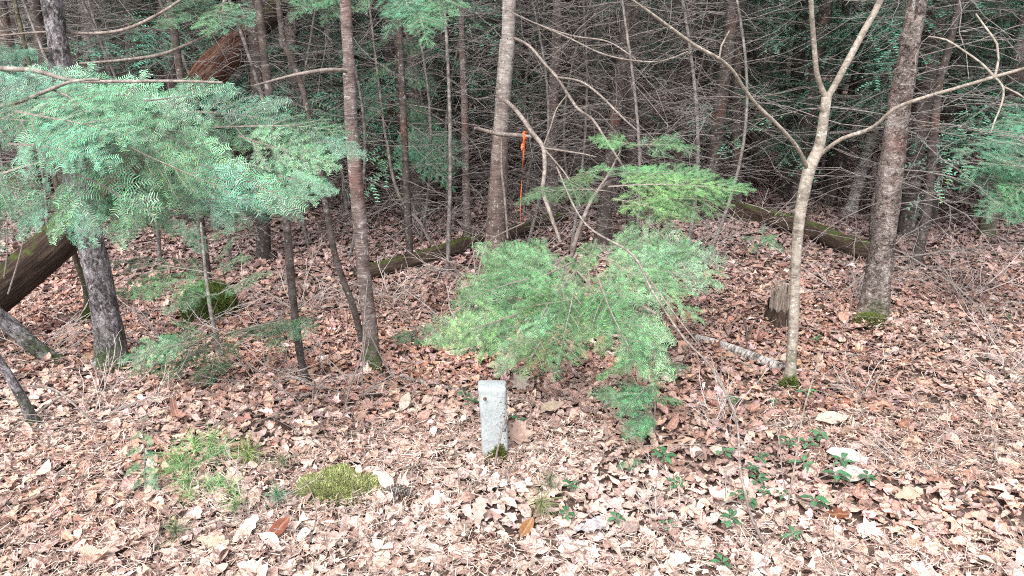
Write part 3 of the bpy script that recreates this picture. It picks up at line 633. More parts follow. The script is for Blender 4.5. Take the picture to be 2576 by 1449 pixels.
shoot('dead_branch', 'thin pale branch arching through the litter beside the dark seedling', [[(290, 1000, 4, 3.1), (330, 1030, 5, 2.95), (385, 1085, 5, 2.8), (440, 1130, 4, 2.62)], [(440, 1130, 4, 2.62), (490, 1105, 3, 2.68), (560, 1060, 3, 2.8), (630, 1000, 2, 2.95)]], cat='branch')
shoot('dead_branch', 'bundle of pale stems leaning at the foot of the slim flecked trunk', [[(862, 1050, 4, 2.95), (885, 960, 5, 3.05), (910, 890, 5, 3.15), (918, 780, 4, 3.3), (925, 700, 3, 3.35)], [(912, 1000, 4, 3.05), (912, 920, 4, 3.1), (920, 840, 4, 3.2)], [(990, 950, 4, 3.2), (960, 900, 4, 3.25), (930, 840, 3, 3.3)]], cat='branch')
shoot('dead_branch', 'dead branch arching across the top left corner', [[(-20, 92, 5, 3.6), (120, 80, 6, 3.6), (240, 84, 8, 3.6), (320, 72, 8, 3.55), (400, 35, 8, 3.5), (470, -10, 7, 3.45)], [(180, 84, 3, 3.6), (130, 120, 3, 3.5), (20, 128, 2, 3.4)]], cat='branch')
shoot('dead_branch', 'long grey branch sloping up behind the top left spray', [[(200, 160, 6, 4.2), (300, 152, 7, 4.2), (400, 138, 8, 4.2), (470, 112, 7, 4.2), (560, 70, 5, 4.2), (620, 40, 4, 4.2)]], cat='branch')
shoot('dead_branch', 'short dead branch propped on leaves right of the stone marker', [[(1535, 1048, 4, gy(1535, 1050)), (1500, 1055, 5, gy(1500, 1062)), (1460, 1085, 5, gy(1460, 1092)), (1418, 1106, 3, gy(1418, 1108))], [(1512, 1052, 4, gy(1512, 1058)), (1470, 1010, 3, 2.95), (1452, 960, 2, 3.05)]], cat='branch')
shoot('dead_branch', 'pale dead branch lying right of the stout plated tree', [[(2250, 665, 5, 4.9), (2290, 690, 7, gy(2290, 700)), (2330, 715, 6, gy(2330, 722)), (2400, 775, 4, gy(2400, 782))], [(2330, 715, 4, gy(2330, 722)), (2360, 790, 3, gy(2360, 792))]], cat='branch')
shoot('dead_branch', 'tangle of thin pale twigs on the leaves right of the forked sapling', [[(2000, 985, 4, gy(2000, 990)), (2090, 975, 5, gy(2090, 990)), (2160, 990, 5, gy(2160, 998)), (2205, 1000, 3, gy(2205, 1008))], [(2160, 990, 4, gy(2160, 998)), (2200, 960, 3, 3.05), (2235, 935, 2, 3.1)], [(2150, 990, 3, gy(2150, 998)), (2110, 1000, 3, gy(2110, 1006))]], cat='branch')
shoot('dead_branch', 'thin branch leaning in the brush right of the mossy middle log', [[(1060, 860, 4, 3.8), (1180, 750, 4, 4.0), (1215, 640, 4, 4.3), (1240, 600, 4, 4.5), (1320, 560, 4, 4.7)]], cat='branch')
shoot('dead_branch', 'forked dark branch standing behind the birch log', [[(1870, 800, 5, 3.9), (1878, 850, 6, 3.75), (1850, 880, 4, 3.7)], [(1878, 850, 4, 3.75), (1905, 800, 3, 3.8)]], 'darkbark', cat='branch')
shoot('dead_branch', 'twisted root-like branch at the right edge of the leaves', [[(2576, 1005, 3, gy(2576, 1010)), (2480, 1035, 5, gy(2480, 1040)), (2380, 1035, 5, gy(2380, 1045)), (2330, 1055, 4, gy(2330, 1062)), (2300, 1082, 3, gy(2300, 1086))]], cat='branch')
shoot('dead_branch', 'mottled stick running down the lower left leaves', [[(628, 1240, 6, gy(628, 1250)), (635, 1300, 8, gy(635, 1306)), (650, 1360, 9, gy(650, 1366)), (685, 1400, 8, gy(685, 1405))]], cat='branch')
shoot('bare_shoot', 'pale dead stems standing at the far left below the boughs', [[(10, 700, 5, 3.2), (18, 640, 5, 3.2), (18, 555, 4, 3.2)], [(20, 740, 5, 3.15), (45, 660, 4, 3.2), (60, 600, 4, 3.2)]], cat='shoot')
shoot('bare_shoot', 'thin forked shoots left of the slim flecked trunk', [[(800, 1010, 3, gy(800, 1015)), (790, 960, 4, 3.1), (785, 1040, 3, gy(785, 1045))], [(620, 910, 3, 3.3), (700, 970, 3, 3.15), (750, 1010, 3, 3.05), (800, 1100, 3, gy(800, 1108))]], cat='shoot')

def dead_shrub(seed, h, n, spread):
    r = np.random.RandomState(seed); mb = MB()
    for _ in range(n):
        a = r.uniform(0, 2 * pi); d = nrm(np.array((cos(a) * spread, sin(a) * spread, r.uniform(.3, 1.0)))); p = np.array((r.normal(0, .03), r.normal(0, .03), -.02)); L = h * r.uniform(.5, 1.2); k = 8; pts = [p]; dd = [d]
        for i in range(k): d = nrm(d + r.normal(0, .13, 3)); pts.append(pts[-1] + d * L / k); dd.append(d)
        r0 = r.uniform(.0020, .0042); tube(mb, np.array(pts), np.linspace(r0, .0012, k + 1), 4, cap=False)
        for j in range(r.randint(2, 7)):
            i = r.randint(1, k); e = nrm(dd[i] + r.normal(0, .6, 3)); q = [pts[i]]; l = L * r.uniform(.15, .5)
            for _k in range(4): e = nrm(e + r.normal(0, .2, 3)); q.append(q[-1] + e * l / 4)
            tube(mb, np.array(q), np.linspace(r0 * .6, .0009, 5), 3, cap=False)
    return mb.mesh('dead_shrub', M['twigpale'])
SHR = [dead_shrub(70 + i, .5, 16, .9) for i in range(4)]
for i, (px, py, s, lab) in enumerate([(1165, 830, 1.2, 'in the dark gap left of the bright hemlock fan'), (1190, 700, 1.3, 'at the foot of the ribbon tree'), (880, 990, 1.0, 'at the foot of the slim flecked tree'), (660, 960, 1.0, 'right of the low dark hemlock boughs'), (1750, 640, 1.2, 'behind the right tip of the bright fan'), (1900, 570, 1.4, 'on the mossy log at the right'), (2130, 740, 1.1, 'left of the stout plated tree'), (2430, 760, 1.3, 'right of the stout plated tree'), (240, 1060, 1.1, 'beside the pale fork at the left edge'), (90, 900, 1.1, 'under the leaning log at the left'), (1650, 1320, .55, 'in the lower right of centre'), (1080, 600, 1.3, 'behind the middle mossy log'), (2180, 1010, .7, 'right of the forked sapling foot'), (1820, 1080, .8, 'above the green seedlings'), (420, 880, 1.2, 'behind the low dark hemlock boughs'), (1330, 640, 1.2, 'right of the ribbon tree foot'), (640, 1300, .6, 'right below the feathery pine seedling'), (2300, 1180, .6, 'right of the green seedlings'), (2520, 950, .9, 'by the right edge'), (960, 1330, .5, 'below the pine cone'), (760, 780, 1.2, 'behind the thin grey-brown sapling'), (980, 760, 1.2, 'in front of the left end of the middle log')]):
    g = G(px, py); o = link('dead_shrub', SHR[i % 4]); o.location = tuple(g); o.rotation_euler = (0, 0, i * 1.9); o.scale = (s, s, s * .8); tag(o, 'thin tangle of dead twigs ' + lab, 'dead twigs', 'tangles of dead twigs standing in the leaves')

# mossy things
def mound(name, label, px, py, wpx, h, dens, colr, cat='moss', flat=1.0, mt='moss'):
    c = G(px, py); r0 = wpx / 2 * depth(c) / FPX; r = np.random.RandomState(int(px)); mb = MB(); n = 40; m = 14
    th = np.linspace(0, 2 * pi, n, endpoint=False); ph = np.linspace(0, pi / 2, m)
    T, F = np.meshgrid(th, ph); d = np.stack([np.cos(T) * np.cos(F), np.sin(T) * np.cos(F) * flat, np.sin(F)], -1)
    rad = 1 + .34 * vnoise(d * 2.1 + px, 5) + .10 * vnoise(d * 6, 6)
    v = d * rad[..., None] * np.array((r0, r0, h)); v[..., 2] += .012
    i = np.arange(m - 1)[:, None] * n; j = np.arange(n)[None]; j2 = (j + 1) % n
    mb.add((v + c).reshape(-1, 3), np.stack([i + j, i + j2, i + n + j2, i + n + j], -1).reshape(-1, 4), np.array(colr) * .5)
    k = dens; a = r.uniform(0, 2 * pi, k); b = np.arcsin(r.uniform(.02, 1, k)); dd = np.stack([np.cos(a) * np.cos(b), np.sin(a) * np.cos(b) * flat, np.sin(b)], -1)
    rd = 1 + .34 * vnoise(dd * 2.1 + px, 5) + .10 * vnoise(dd * 6, 6); q = dd * rd[:, None] * np.array((r0, r0, h)) + c; q[:, 2] += .012
    nd = dd + r.normal(0, .45, (k, 3)); nd[:, 2] += .3; nd /= np.linalg.norm(nd, axis=1)[:, None]; s = np.cross(nd, r.normal(0, 1, (k, 3))); s /= np.linalg.norm(s, axis=1)[:, None]
    l = r.uniform(.006, .018, k)[:, None]; w = .0016
    vv = np.stack([q - s * w, q + s * w, q + nd * l + s * w * .4, q + nd * l - s * w * .4], 1)
    cc = np.repeat(np.array(colr)[None] * r.uniform(.6, 1.5, (k, 1)), 4, 0); mb.add(vv, np.arange(k * 4).reshape(-1, 4), cc)
    return tag(mb.build(name, M[mt]), label, cat)
mound('moss_mound', 'round dark green moss hummock in the shade left of centre', 530, 800, 115, .20, 16000, (.10, .135, .035))
mound('moss_patch', 'low bright yellow-green moss cushion on the leaves left of the stone marker', 848, 1236, 190, .040, 14000, (.30, .33, .14), flat=.75)
mound('moss_patch', 'moss clump at the foot of the stone marker', 1254, 1160, 42, .05, 3000, (.12, .14, .035), flat=.5)
mound('moss_patch', 'moss collar at the foot of the stout plated tree', 2190, 815, 70, .035, 5000, (.11, .14, .04))
mound('moss_patch', 'moss collar at the foot of the forked sapling', 1985, 975, 36, .03, 2500, (.09, .12, .03))
mound('moss_patch', 'moss patch beside the foot of the thin brown stem at the left', 236, 810, 46, .07, 4000, (.09, .13, .03))
def stump():
    c = G(1962, 815); root = empty('tree_stump', c, 'small broken mossy stump with pale splintered wood behind the forked sapling', 'stump')
    mb = MB(); n = 26; h = .25; R = .075; r = np.random.RandomState(2); zs = np.linspace(-.05, 1, 12)
    th = np.linspace(0, 2 * pi, n, endpoint=False); top = h * (.62 + .45 * np.cos(th - .6) * .6 + r.uniform(-.12, .12, n))
    rr = R * (1 + .35 * (1 - zs[:, None]) ** 2) * (1 + .12 * np.sin(th * 3 + 1)[None] + r.normal(0, .03, (12, n)))
    v = np.stack([rr * np.cos(th), rr * np.sin(th), zs[:, None] * top[None]], -1) + c
    i = np.arange(11)[:, None] * n; j = np.arange(n)[None]; j2 = (j + 1) % n
    mb.add(v.reshape(-1, 3), np.stack([i + j, i + j2, i + n + j2, i + n + j], -1).reshape(-1, 4), bk=(v - c).reshape(-1, 3)); mb.build('bark', M['log_mossy'], root, True)
    mb = MB()
    for k in range(26):
        a = r.uniform(0, 2 * pi); q = r.uniform(0, R * .8); p = c + np.array((cos(a) * q, sin(a) * q, .02)); hh = h * r.uniform(.55, 1.02)
        tube(mb, np.array([p, p + np.array((0, 0, hh * .6)), p + np.array((r.normal(0, .006), r.normal(0, .006), hh))]), [.012, .011, .002], 5)
    mb.build('splintered_wood', M['wood_pale'], root)
stump()

# ------------------------------------------------------------------ stone marker
def marker():
    A = G(1212, 1142); B = G(1277, 1134); base = (A + B) / 2; base[1] -= .035; base[2] = float(hgt(base[0], base[1])) + .005
    root = empty('stone_marker', base, 'squared pale granite boundary post standing in the leaves, speckled with lichen', 'stone marker')
    hw = np.linalg.norm(B - A) / 2 * 1.02; H = .315; nz = 44; ns = 10; mb = MB(); r = np.random.RandomState(3)
    sq = []
    for s in range(4):
        for k in range(ns):
            t = k / ns * 2 - 1; sq.append([(t, -1), (1, t), (-t, 1), (-1, -t)][s])
    sq = np.array(sq); cr = np.maximum(0, np.abs(sq[:, 0]) + np.abs(sq[:, 1]) - 1.82)[:, None]; sq = sq * (1 - cr * .5)
    zs = np.concatenate([np.linspace(-.08, H - .006, nz), [H - .002, H]]); sc = np.concatenate([np.full(nz, 1.), [.96, .90]])
    rows = []
    for z, s in zip(zs, sc):
        t = max(0, z) / H; w = hw * (.92 + .10 * t); d = hw * (.70 + .04 * t)
        x = sq[:, 0] * w * s - .012 * t + .004; y = sq[:, 1] * d * s + .022 * t; rows.append(np.stack([x, y, np.full(len(x), z)], -1))
    v = np.array(rows); nn = vnoise(v * 32, 2) * .0022 + vnoise(v * 90, 3) * .0006 + vnoise(v * 11, 4) * .0055
    v[..., 0] += nn * np.sign(v[..., 0]); v[..., 1] += nn * np.sign(v[..., 1])
    v[-1][:, 2] += vnoise(v[-1] * 30, 8) * .003
    # chipped corner, top left front
    dd = np.linalg.norm(v - np.array((hw * 1.02, -hw * .74, H)), axis=-1); v[..., 2] -= np.clip(.045 - dd, 0, 1) * .5
    n = len(sq); i = np.arange(len(v) - 1)[:, None] * n; j = np.arange(n)[None]; j2 = (j + 1) % n
    f = np.stack([i + j, i + j2, i + n + j2, i + n + j], -1).reshape(-1, 4)
    mb.add((v + base).reshape(-1, 3), f, bk=v.reshape(-1, 3))
    tv = np.concatenate([v[-1], v[-1].mean(0)[None] + np.array([[0, 0, .003]])]); mb.add(tv + base, [(a, (a + 1) % n, n) for a in range(n)], bk=tv)
    mb.build('stone_post', M['stone'], root, True)
    mb = MB(); q = base + np.array((-hw * .62, -hw * .74 + .004, H - .035)); th = np.linspace(0, 2 * pi, 14, endpoint=False)
    ring = [q + np.array((cos(a) * k, -d, sin(a) * k)) for k, d in ((.0075, 0), (.0068, .003), (.003, .005)) for a in th]; f = []
    for k in range(2):
        for a in range(14): f.append((k * 14 + a, k * 14 + (a + 1) % 14, k * 14 + 14 + (a + 1) % 14, k * 14 + 14 + a))
    mb.add(ring, f); mb.add([ring[28 + a] for a in range(14)], [tuple(range(14))]); mb.build('rust_spot', M['log_red'], root)
marker()
def ribbon():
    root = empty('orange_ribbon', P(1318, 338, 4.58), 'orange flagging ribbon tied to the dead branch of the centre tree', 'ribbon')
    def strip(pts, name):
        mb = MB(); q = np.array([P(a, b, 4.55 + c) for a, b, w, c in pts]); w = [a[2] / 2 * 4.9 / FPX for a in pts]; q, w = smooth_path(q, w, .012); n = len(q)
        tw = np.linspace(0, 7, n); s = np.stack([np.cos(tw * .6) * .9 + .15, np.sin(tw * .6) * .8, 0 * tw], -1) * w[:, None]; t = np.array((0, .0012, 0))
        v = np.concatenate([q - s, q + s, q + s + t, q - s + t]); i = np.arange(n - 1)
        f = np.concatenate([np.stack([a * n + i, b * n + i, b * n + i + 1, a * n + i + 1], -1) for a, b in ((0, 1), (1, 2), (2, 3), (3, 0))])
        mb.add(v, f); mb.build(name, M['orange'], root)
    strip([(1319, 345, 6, 0), (1316, 400, 3.6, 0), (1313, 450, 4, .01), (1310, 500, 2.6, 0), (1309, 545, 1.6, .01), (1312, 570, 1.8, .02)], 'tail')
    strip([(1322, 342, 11, -.01), (1316, 362, 13, -.01), (1313, 378, 7, -.01)], 'tail')
    mb = MB(); c = P(1320, 341, 4.56); th = np.linspace(0, 2 * pi, 16)
    tube(mb, np.stack([c[0] + .008 * np.sin(th * 2), c[1] + .021 * np.cos(th), c[2] + .021 * np.sin(th)], -1), np.full(16, .006), 6); mb.build('knot', M['orange'], root)
ribbon()

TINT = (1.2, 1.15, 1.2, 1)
# ------------------------------------------------------------------ hemlock with the bright boughs at the left (its trunk stands just outside the picture)
def plain_trunk(root, base, r0, h, mt, lean=(0, 0)):
    mb = MB(); z = np.linspace(-.1, h, int(h / .06)); t = z / h
    q = np.stack([base[0] + lean[0] * t, base[1] + lean[1] * t, base[2] + z], -1); tube(mb, q, r0 * (1 - .7 * t), 18, rough=.08, rsc=14); mb.build('trunk', M[mt], root, True)
hb = np.array((-2.75, 2.7, float(hgt(-2.75, 2.7))))
H1 = empty('hemlock_tree', hb, 'hemlock with bright drooping needle boughs filling the upper left', 'tree')
plain_trunk(H1, hb, .10, 6.5, 'darkbark')
def limb(root, lists, mt='twig'):
    mb = MB()
    for i, l in enumerate(lists): stem(mb, l, 7, .06, .03, i)
    mb.build('limb', M[mt], root, True)
limb(H1, [[(-900, 120, 26, 2.7), (-300, 150, 20, 2.6), (0, 172, 13, 2.55), (90, 178, 12, 2.5), (180, 203, 10, 2.5), (300, 205, 9, 2.45), (440, 204, 8, 2.4), (560, 208, 6, 2.35)]])
limb(H1, [[(-900, 380, 22, 2.6), (-300, 320, 15, 2.4), (0, 268, 11, 2.3), (110, 232, 10, 2.25), (180, 205, 8, 2.2), (250, 200, 6, 2.2)], [(130, 225, 6, 2.25), (190, 255, 5, 2.2), (205, 310, 5, 2.15), (215, 360, 3, 2.1)]])
limb(H1, [[(-900, 500, 22, 2.4), (-200, 480, 10, 2.1), (60, 420, 7, 2.0), (200, 380, 6, 1.95)]])
def y1_(a): return a[4]
BO = [  # start, tip in the picture and their distances
 (-60, 200, 2.5, 200, 160, 2.6), (60, 180, 2.55, 330, 165, 2.7), (180, 200, 2.5, 470, 180, 2.6), (350, 205, 2.5, 600, 215, 2.6), (-120, 150, 2.7, 110, 140, 2.9),
 (-100, 290, 2.25, 240, 300, 2.05), (-80, 250, 2.4, 300, 250, 2.3), (120, 230, 2.35, 430, 280, 2.2), (60, 300, 2.2, 360, 380, 2.0), (-60, 380, 2.1, 250, 420, 1.95), (200, 250, 2.35, 520, 300, 2.25),
 (-150, 430, 2.1, 130, 480, 2.0), (-80, 330, 2.0, 180, 440, 1.85), (150, 330, 2.15, 480, 440, 2.0), (260, 300, 2.2, 600, 400, 2.1), (120, 400, 2.05, 420, 500, 1.95), (200, 430, 2.1, 120, 600, 2.0), (230, 450, 2.05, 250, 610, 1.95),
 (300, 440, 2.1, 350, 590, 2.05), (330, 420, 2.1, 520, 520, 2.05), (400, 400, 2.15, 680, 500, 2.1), (450, 430, 2.15, 600, 560, 2.1), (480, 340, 2.3, 780, 470, 2.2), (500, 400, 2.2, 760, 530, 2.15),
 (380, 250, 2.6, 700, 260, 2.6), (450, 230, 2.8, 800, 280, 2.7), (540, 270, 2.7, 880, 300, 2.6), (560, 300, 2.6, 900, 350, 2.5), (600, 330, 2.6, 850, 430, 2.5), (580, 240, 3.0, 860, 250, 3.0), (620, 400, 2.6, 840, 480, 2.5), (640, 360, 2.7, 910, 390, 2.6),
 (-120, 520, 2.2, 30, 520, 2.1), (-60, 450, 2.2, 20, 620, 2.1), (250, 360, 2.5, 560, 420, 2.6), (300, 300, 2.7, 640, 330, 2.7), (100, 260, 2.6, 380, 310, 2.6), (340, 480, 2.3, 420, 600, 2.3), (560, 470, 2.3, 680, 540, 2.25), (600, 480, 2.3, 800, 520, 2.3), (420, 330, 2.4, 640, 440, 2.3), (0, 480, 2.3, 100, 560, 2.3), (700, 300, 2.8, 915, 340, 2.7),
 (60, 215, 2.3, 330, 250, 2.15), (-40, 230, 2.2, 200, 300, 2.0), (20, 350, 2.0, 300, 400, 1.85), (330, 360, 2.0, 560, 480, 1.9)]
BO += [(120, 430, 2.05, 60, 600, 2.0), (160, 440, 2.1, 200, 620, 2.0), (280, 450, 2.1, 300, 620, 2.0), (380, 430, 2.15, 440, 570, 2.1), (700, 430, 2.4, 850, 480, 2.4), (640, 450, 2.3, 760, 550, 2.3), (760, 300, 2.6, 925, 370, 2.6), (480, 460, 2.2, 640, 545, 2.2), (0, 420, 2.0, 20, 540, 2.0), (40, 250, 2.1, 340, 330, 1.9)]
for i, a in enumerate(BO):
    if i % 5 in (2, 4) and i > 8 and y1_(a) < 500: continue
    x0, y0, Y0, x1, y1, Y1 = a; d0 = 38 * min(1, max(0, (x0 + 100) / 300)) * (1 if y0 < 330 else 0); d1 = 38 * min(1, max(0, (x1 + 50) / 350)) * (1 if y1 < 360 else 0)
    pxbough(H1, x0, y0 + d0 + 12, Y0, x1, y1 + d1 + 12, Y1, up=(.05, -.75, .75), rj=.24)

# ------------------------------------------------------------------ hemlock sapling in the middle right
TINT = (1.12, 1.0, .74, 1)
c2 = G(1455, 800); H2 = empty('hemlock_sapling', c2, 'young hemlock with a fan of bright green sprays right of the stone marker', 'tree')
mb = MB(); q, r = smooth_path([c2 - (0, 0, .1), c2 + (0, -.05, .25), P(1440, 640, c2[1] - .25), P(1480, 520, c2[1] - .2), P(1530, 440, c2[1] - .1), P(1560, 380, c2[1])], [.022, .02, .014, .01, .007, .003], .03)
tube(mb, q, r, 10, rough=.06); mb.build('trunk', M['twig'], H2, True)
FAN = [(1440, 640, 3.4, 1075, 870, 2.95), (1430, 650, 3.4, 1150, 720, 3.2), (1420, 640, 3.5, 1215, 640, 3.4), (1440, 660, 3.3, 1150, 790, 3.0), (1450, 680, 3.2, 1240, 930, 2.75), (1440, 720, 3.15, 1300, 950, 2.7), (1450, 700, 3.2, 1400, 965, 2.65), (1480, 680, 3.2, 1500, 900, 2.8), (1500, 690, 3.1, 1620, 960, 2.65),
 (1500, 660, 3.3, 1680, 870, 2.85), (1500, 640, 3.4, 1770, 820, 3.0), (1500, 630, 3.5, 1835, 690, 3.2), (1480, 620, 3.6, 1790, 625, 3.4), (1520, 640, 3.4, 1700, 740, 3.2), (1450, 650, 3.3, 1330, 840, 2.95), (1440, 640, 3.5, 1300, 720, 3.2), (1440, 620, 3.6, 1330, 610, 3.5), (1530, 700, 3.1, 1690, 960, 2.75), (1380, 700, 3.2, 1190, 880, 2.9), (1480, 720, 3.1, 1560, 840, 2.85), (1400, 660, 3.3, 1250, 800, 3.1), (1600, 760, 3.0, 1650, 1010, 2.75), (1380, 760, 3.0, 1330, 900, 2.8), (1560, 650, 3.4, 1820, 730, 3.15), (1300, 820, 3.0, 1100, 880, 2.9), (1550, 720, 3.1, 1730, 850, 2.9), (1500, 600, 3.5, 1460, 690, 3.3), (1470, 640, 3.4, 1420, 740, 3.2), (1300, 790, 2.95, 1065, 880, 2.8), (1330, 700, 3.1, 1130, 760, 3.0), (1640, 620, 3.5, 1830, 650, 3.4), (1320, 840, 2.85, 1240, 945, 2.75)]
for i, a in enumerate(FAN):
    if i not in (9, 14, 16, 20, 25): pxbough(H2, *a, up=(0, -.8, .65), rj=.2)
limb(H2, [[(1450, 640, 8, 3.4), (1400, 720, 7, 3.2), (1355, 790, 6, 3.0), (1290, 890, 4, 2.8)], [(1450, 680, 6, 3.3), (1540, 768, 8, 3.0), (1600, 765, 8, 2.95), (1650, 790, 6, 2.9)]])
UP = [(1530, 470, 3.8, 1880, 480, 3.6), (1520, 450, 3.9, 1420, 440, 3.8), (1530, 440, 3.9, 1700, 440, 3.9), (1520, 480, 3.7, 1320, 490, 3.6), (1540, 500, 3.7, 1720, 540, 3.5), (1560, 520, 3.8, 1820, 540, 3.6), (1560, 440, 4.0, 1750, 490, 3.7), (1470, 460, 3.9, 1400, 470, 3.7), (1650, 460, 3.8, 1900, 490, 3.6), (1600, 440, 3.9, 1800, 450, 3.8), (1600, 500, 3.7, 1850, 520, 3.6), (1640, 520, 3.7, 1760, 560, 3.5), (1380, 470, 3.8, 1300, 520, 3.7), (1450, 440, 3.9, 1560, 420, 3.9)]
for a in UP: pxbough(H2, *a, up=(0, -.45, .9), rj=.15)
for a in [(1600, 365, 4.1, 1480, 355, 4.1), (1600, 365, 4.1, 1760, 365, 4.1), (1640, 350, 4.2, 1700, 385, 4.0)]: pxbough(H2, *a, up=(0, -.5, .85), rj=.12)
def small_conifer(label, px, py, hgt_px, lst, up=(0, -.5, .8), mt='twig', w=6, name='hemlock_seedling'):
    c = G(px, py); root = empty(name, c, label, 'seedling'); mb = MB(); top = P(px - 4, py - hgt_px, c[1]); r0 = w / 2 * depth(c) / FPX
    q, r = smooth_path([c - (0, 0, .05), (c + top) / 2 + (.008, 0, 0), top], [r0, r0 * .7, .0012], .02); tube(mb, q, r, 8); mb.build('stem', M[mt], root, True)
    for x0, y0, x1, y1, dy in lst: bough(root, P(x0, y0, c[1]), P(x1, y1, c[1] + dy), up, .15)
    return root
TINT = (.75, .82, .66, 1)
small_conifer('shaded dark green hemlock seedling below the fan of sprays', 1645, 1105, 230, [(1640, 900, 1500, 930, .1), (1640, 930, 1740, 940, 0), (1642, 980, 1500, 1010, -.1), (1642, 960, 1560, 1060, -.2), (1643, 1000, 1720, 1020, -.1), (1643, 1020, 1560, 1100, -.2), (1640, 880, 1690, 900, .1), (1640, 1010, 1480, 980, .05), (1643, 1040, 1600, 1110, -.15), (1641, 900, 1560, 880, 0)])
small_conifer('small dark spruce seedling left of the pine tufts', 360, 1240, 190, [(358, 1080, 330, 1110, -.05), (358, 1090, 385, 1120, -.03), (359, 1120, 320, 1150, -.05), (359, 1130, 395, 1165, -.05), (360, 1160, 315, 1200, -.06), (360, 1170, 400, 1210, -.05), (360, 1200, 330, 1235, -.05), (360, 1205, 400, 1235, -.03), (358, 1060, 370, 1045, 0)], name='spruce_seedling', w=5)
small_conifer('tiny flat conifer seedling among the leaves right of the hemlock seedling', 1580, 1190, 40, [(1580, 1160, 1550, 1180, -.03), (1580, 1155, 1615, 1175, -.02), (1580, 1165, 1590, 1195, -.05)], name='spruce_seedling', w=4)
small_conifer('little hemlock seedling by the mossy log at the right', 1905, 660, 70, [(1905, 600, 1860, 600, 0), (1905, 595, 1975, 630, -.1), (1905, 585, 1935, 575, 0), (1905, 610, 1890, 640, -.1), (1910, 605, 1960, 600, 0)], w=6)
small_conifer('little hemlock seedling left of the fan of sprays', 1045, 870, 60, [(1045, 830, 1000, 870, -.1), (1045, 825, 1110, 840, 0), (1045, 840, 985, 840, 0), (1045, 845, 1060, 880, -.1)], w=6)
# dark low hemlock at the left of centre
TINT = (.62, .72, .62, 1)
c3 = G(560, 905); H3 = empty('hemlock_sapling', c3, 'shaded dark hemlock sapling with low spreading branches left of centre', 'tree'); c3t = P(505, 560, c3[1] + .2)
mb = MB(); q, r = smooth_path([c3 - (0, 0, .05), c3 + (-.05, .05, .3), c3t], [.014, .011, .005], .03); tube(mb, q, r, 8); mb.build('trunk', M['twigdark'], H3, True)
for a in [(555, 830, 3.5, 330, 960, 3.0), (560, 840, 3.5, 400, 980, 3.0), (570, 840, 3.5, 830, 800, 3.2), (560, 850, 3.5, 520, 970, 3.05), (480, 860, 3.2, 300, 920, 3.1), (600, 850, 3.4, 720, 830, 3.2), (545, 700, 3.8, 280, 730, 3.7), (545, 690, 3.8, 250, 660, 3.8), (545, 680, 3.8, 640, 640, 3.8), (530, 640, 3.9, 450, 590, 3.9), (540, 660, 3.9, 600, 600, 3.9), (550, 740, 3.7, 400, 760, 3.6), (550, 740, 3.7, 680, 700, 3.6), (520, 600, 4, 430, 560, 4), (520, 600, 4, 620, 570, 4), (650, 850, 3.3, 800, 830, 3.15)]:
    pxbough(H3, *a, up=(0, -.35, .9), rj=.2)

# hemlocks whose sprays hang in from above
TINT = (1, 1, 1, 1)
def hang(label, base, lst, up=(0, -.5, .85), lim=None, r0=.028):
    b = np.array((base[0], base[1], float(hgt(*base)))); root = empty('hemlock_tree', b, label, 'tree'); plain_trunk(root, b, r0, 6.5, 'darkbark')
    for a in lst: pxbough(root, *a, up=up, rj=.18)
    if lim: limb(root, lim)
    return root
tb = P(565, 300, 4.6)
hang('hemlock behind the top left spray', (tb[0] - .36, 4.9), [(560, -10, 4.5, 385, 55, 4.0), (570, 0, 4.4, 500, 95, 3.9), (600, 10, 4.4, 640, 70, 4.1), (520, -20, 4.4, 420, 30, 4.0), (560, 20, 4.3, 560, 90, 3.9), (500, 20, 4.2, 400, 75, 3.9)], lim=[[(565, -120, 12, 4.8), (565, -10, 9, 4.5), (560, 30, 6, 4.2)]])
tb = P(1010, 300, 5.2)
hang('hemlock whose spray hangs down at the top between the flecked and ribbon trees', (tb[0], 5.3), [(1000, -50, 4.0, 1060, 90, 3.6), (1040, -40, 4.0, 980, 100, 3.6), (1080, -60, 4.0, 1130, 80, 3.6), (1040, 0, 3.9, 1080, 120, 3.5), (960, -60, 4.1, 880, 30, 3.9), (800, -60, 4.2, 740, 60, 3.9), (860, -60, 4.2, 820, 70, 3.9), (900, -60, 4.2, 780, 20, 3.9), (1100, -30, 4.0, 1140, 40, 3.7)])
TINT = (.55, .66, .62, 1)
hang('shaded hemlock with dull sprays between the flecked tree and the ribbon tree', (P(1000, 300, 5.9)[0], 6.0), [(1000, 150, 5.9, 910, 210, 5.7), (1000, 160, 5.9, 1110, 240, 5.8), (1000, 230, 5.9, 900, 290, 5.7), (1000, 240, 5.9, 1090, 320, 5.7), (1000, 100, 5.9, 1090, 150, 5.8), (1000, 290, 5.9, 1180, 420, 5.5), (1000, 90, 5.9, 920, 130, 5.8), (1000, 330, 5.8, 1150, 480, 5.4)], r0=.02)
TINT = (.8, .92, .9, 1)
hang('hemlock with teal shaded sprays at the right edge', (3.75, 4.4), [(2640, 400, 4.0, 2420, 440, 3.8), (2640, 440, 4.0, 2400, 480, 3.8), (2630, 480, 3.9, 2440, 540, 3.6), (2640, 380, 4.1, 2450, 360, 4.0), (2620, 420, 3.9, 2500, 550, 3.6), (2640, 460, 3.9, 2540, 560, 3.6), (2660, 340, 4.2, 2400, 400, 4.0), (2640, 300, 4.4, 2480, 320, 4.4), (2640, 430, 3.9, 2470, 420, 3.7), (2620, 500, 3.8, 2560, 560, 3.6)], lim=[[(2750, 380, 10, 4.2), (2640, 420, 6, 4.0), (2560, 450, 4, 3.8)]])

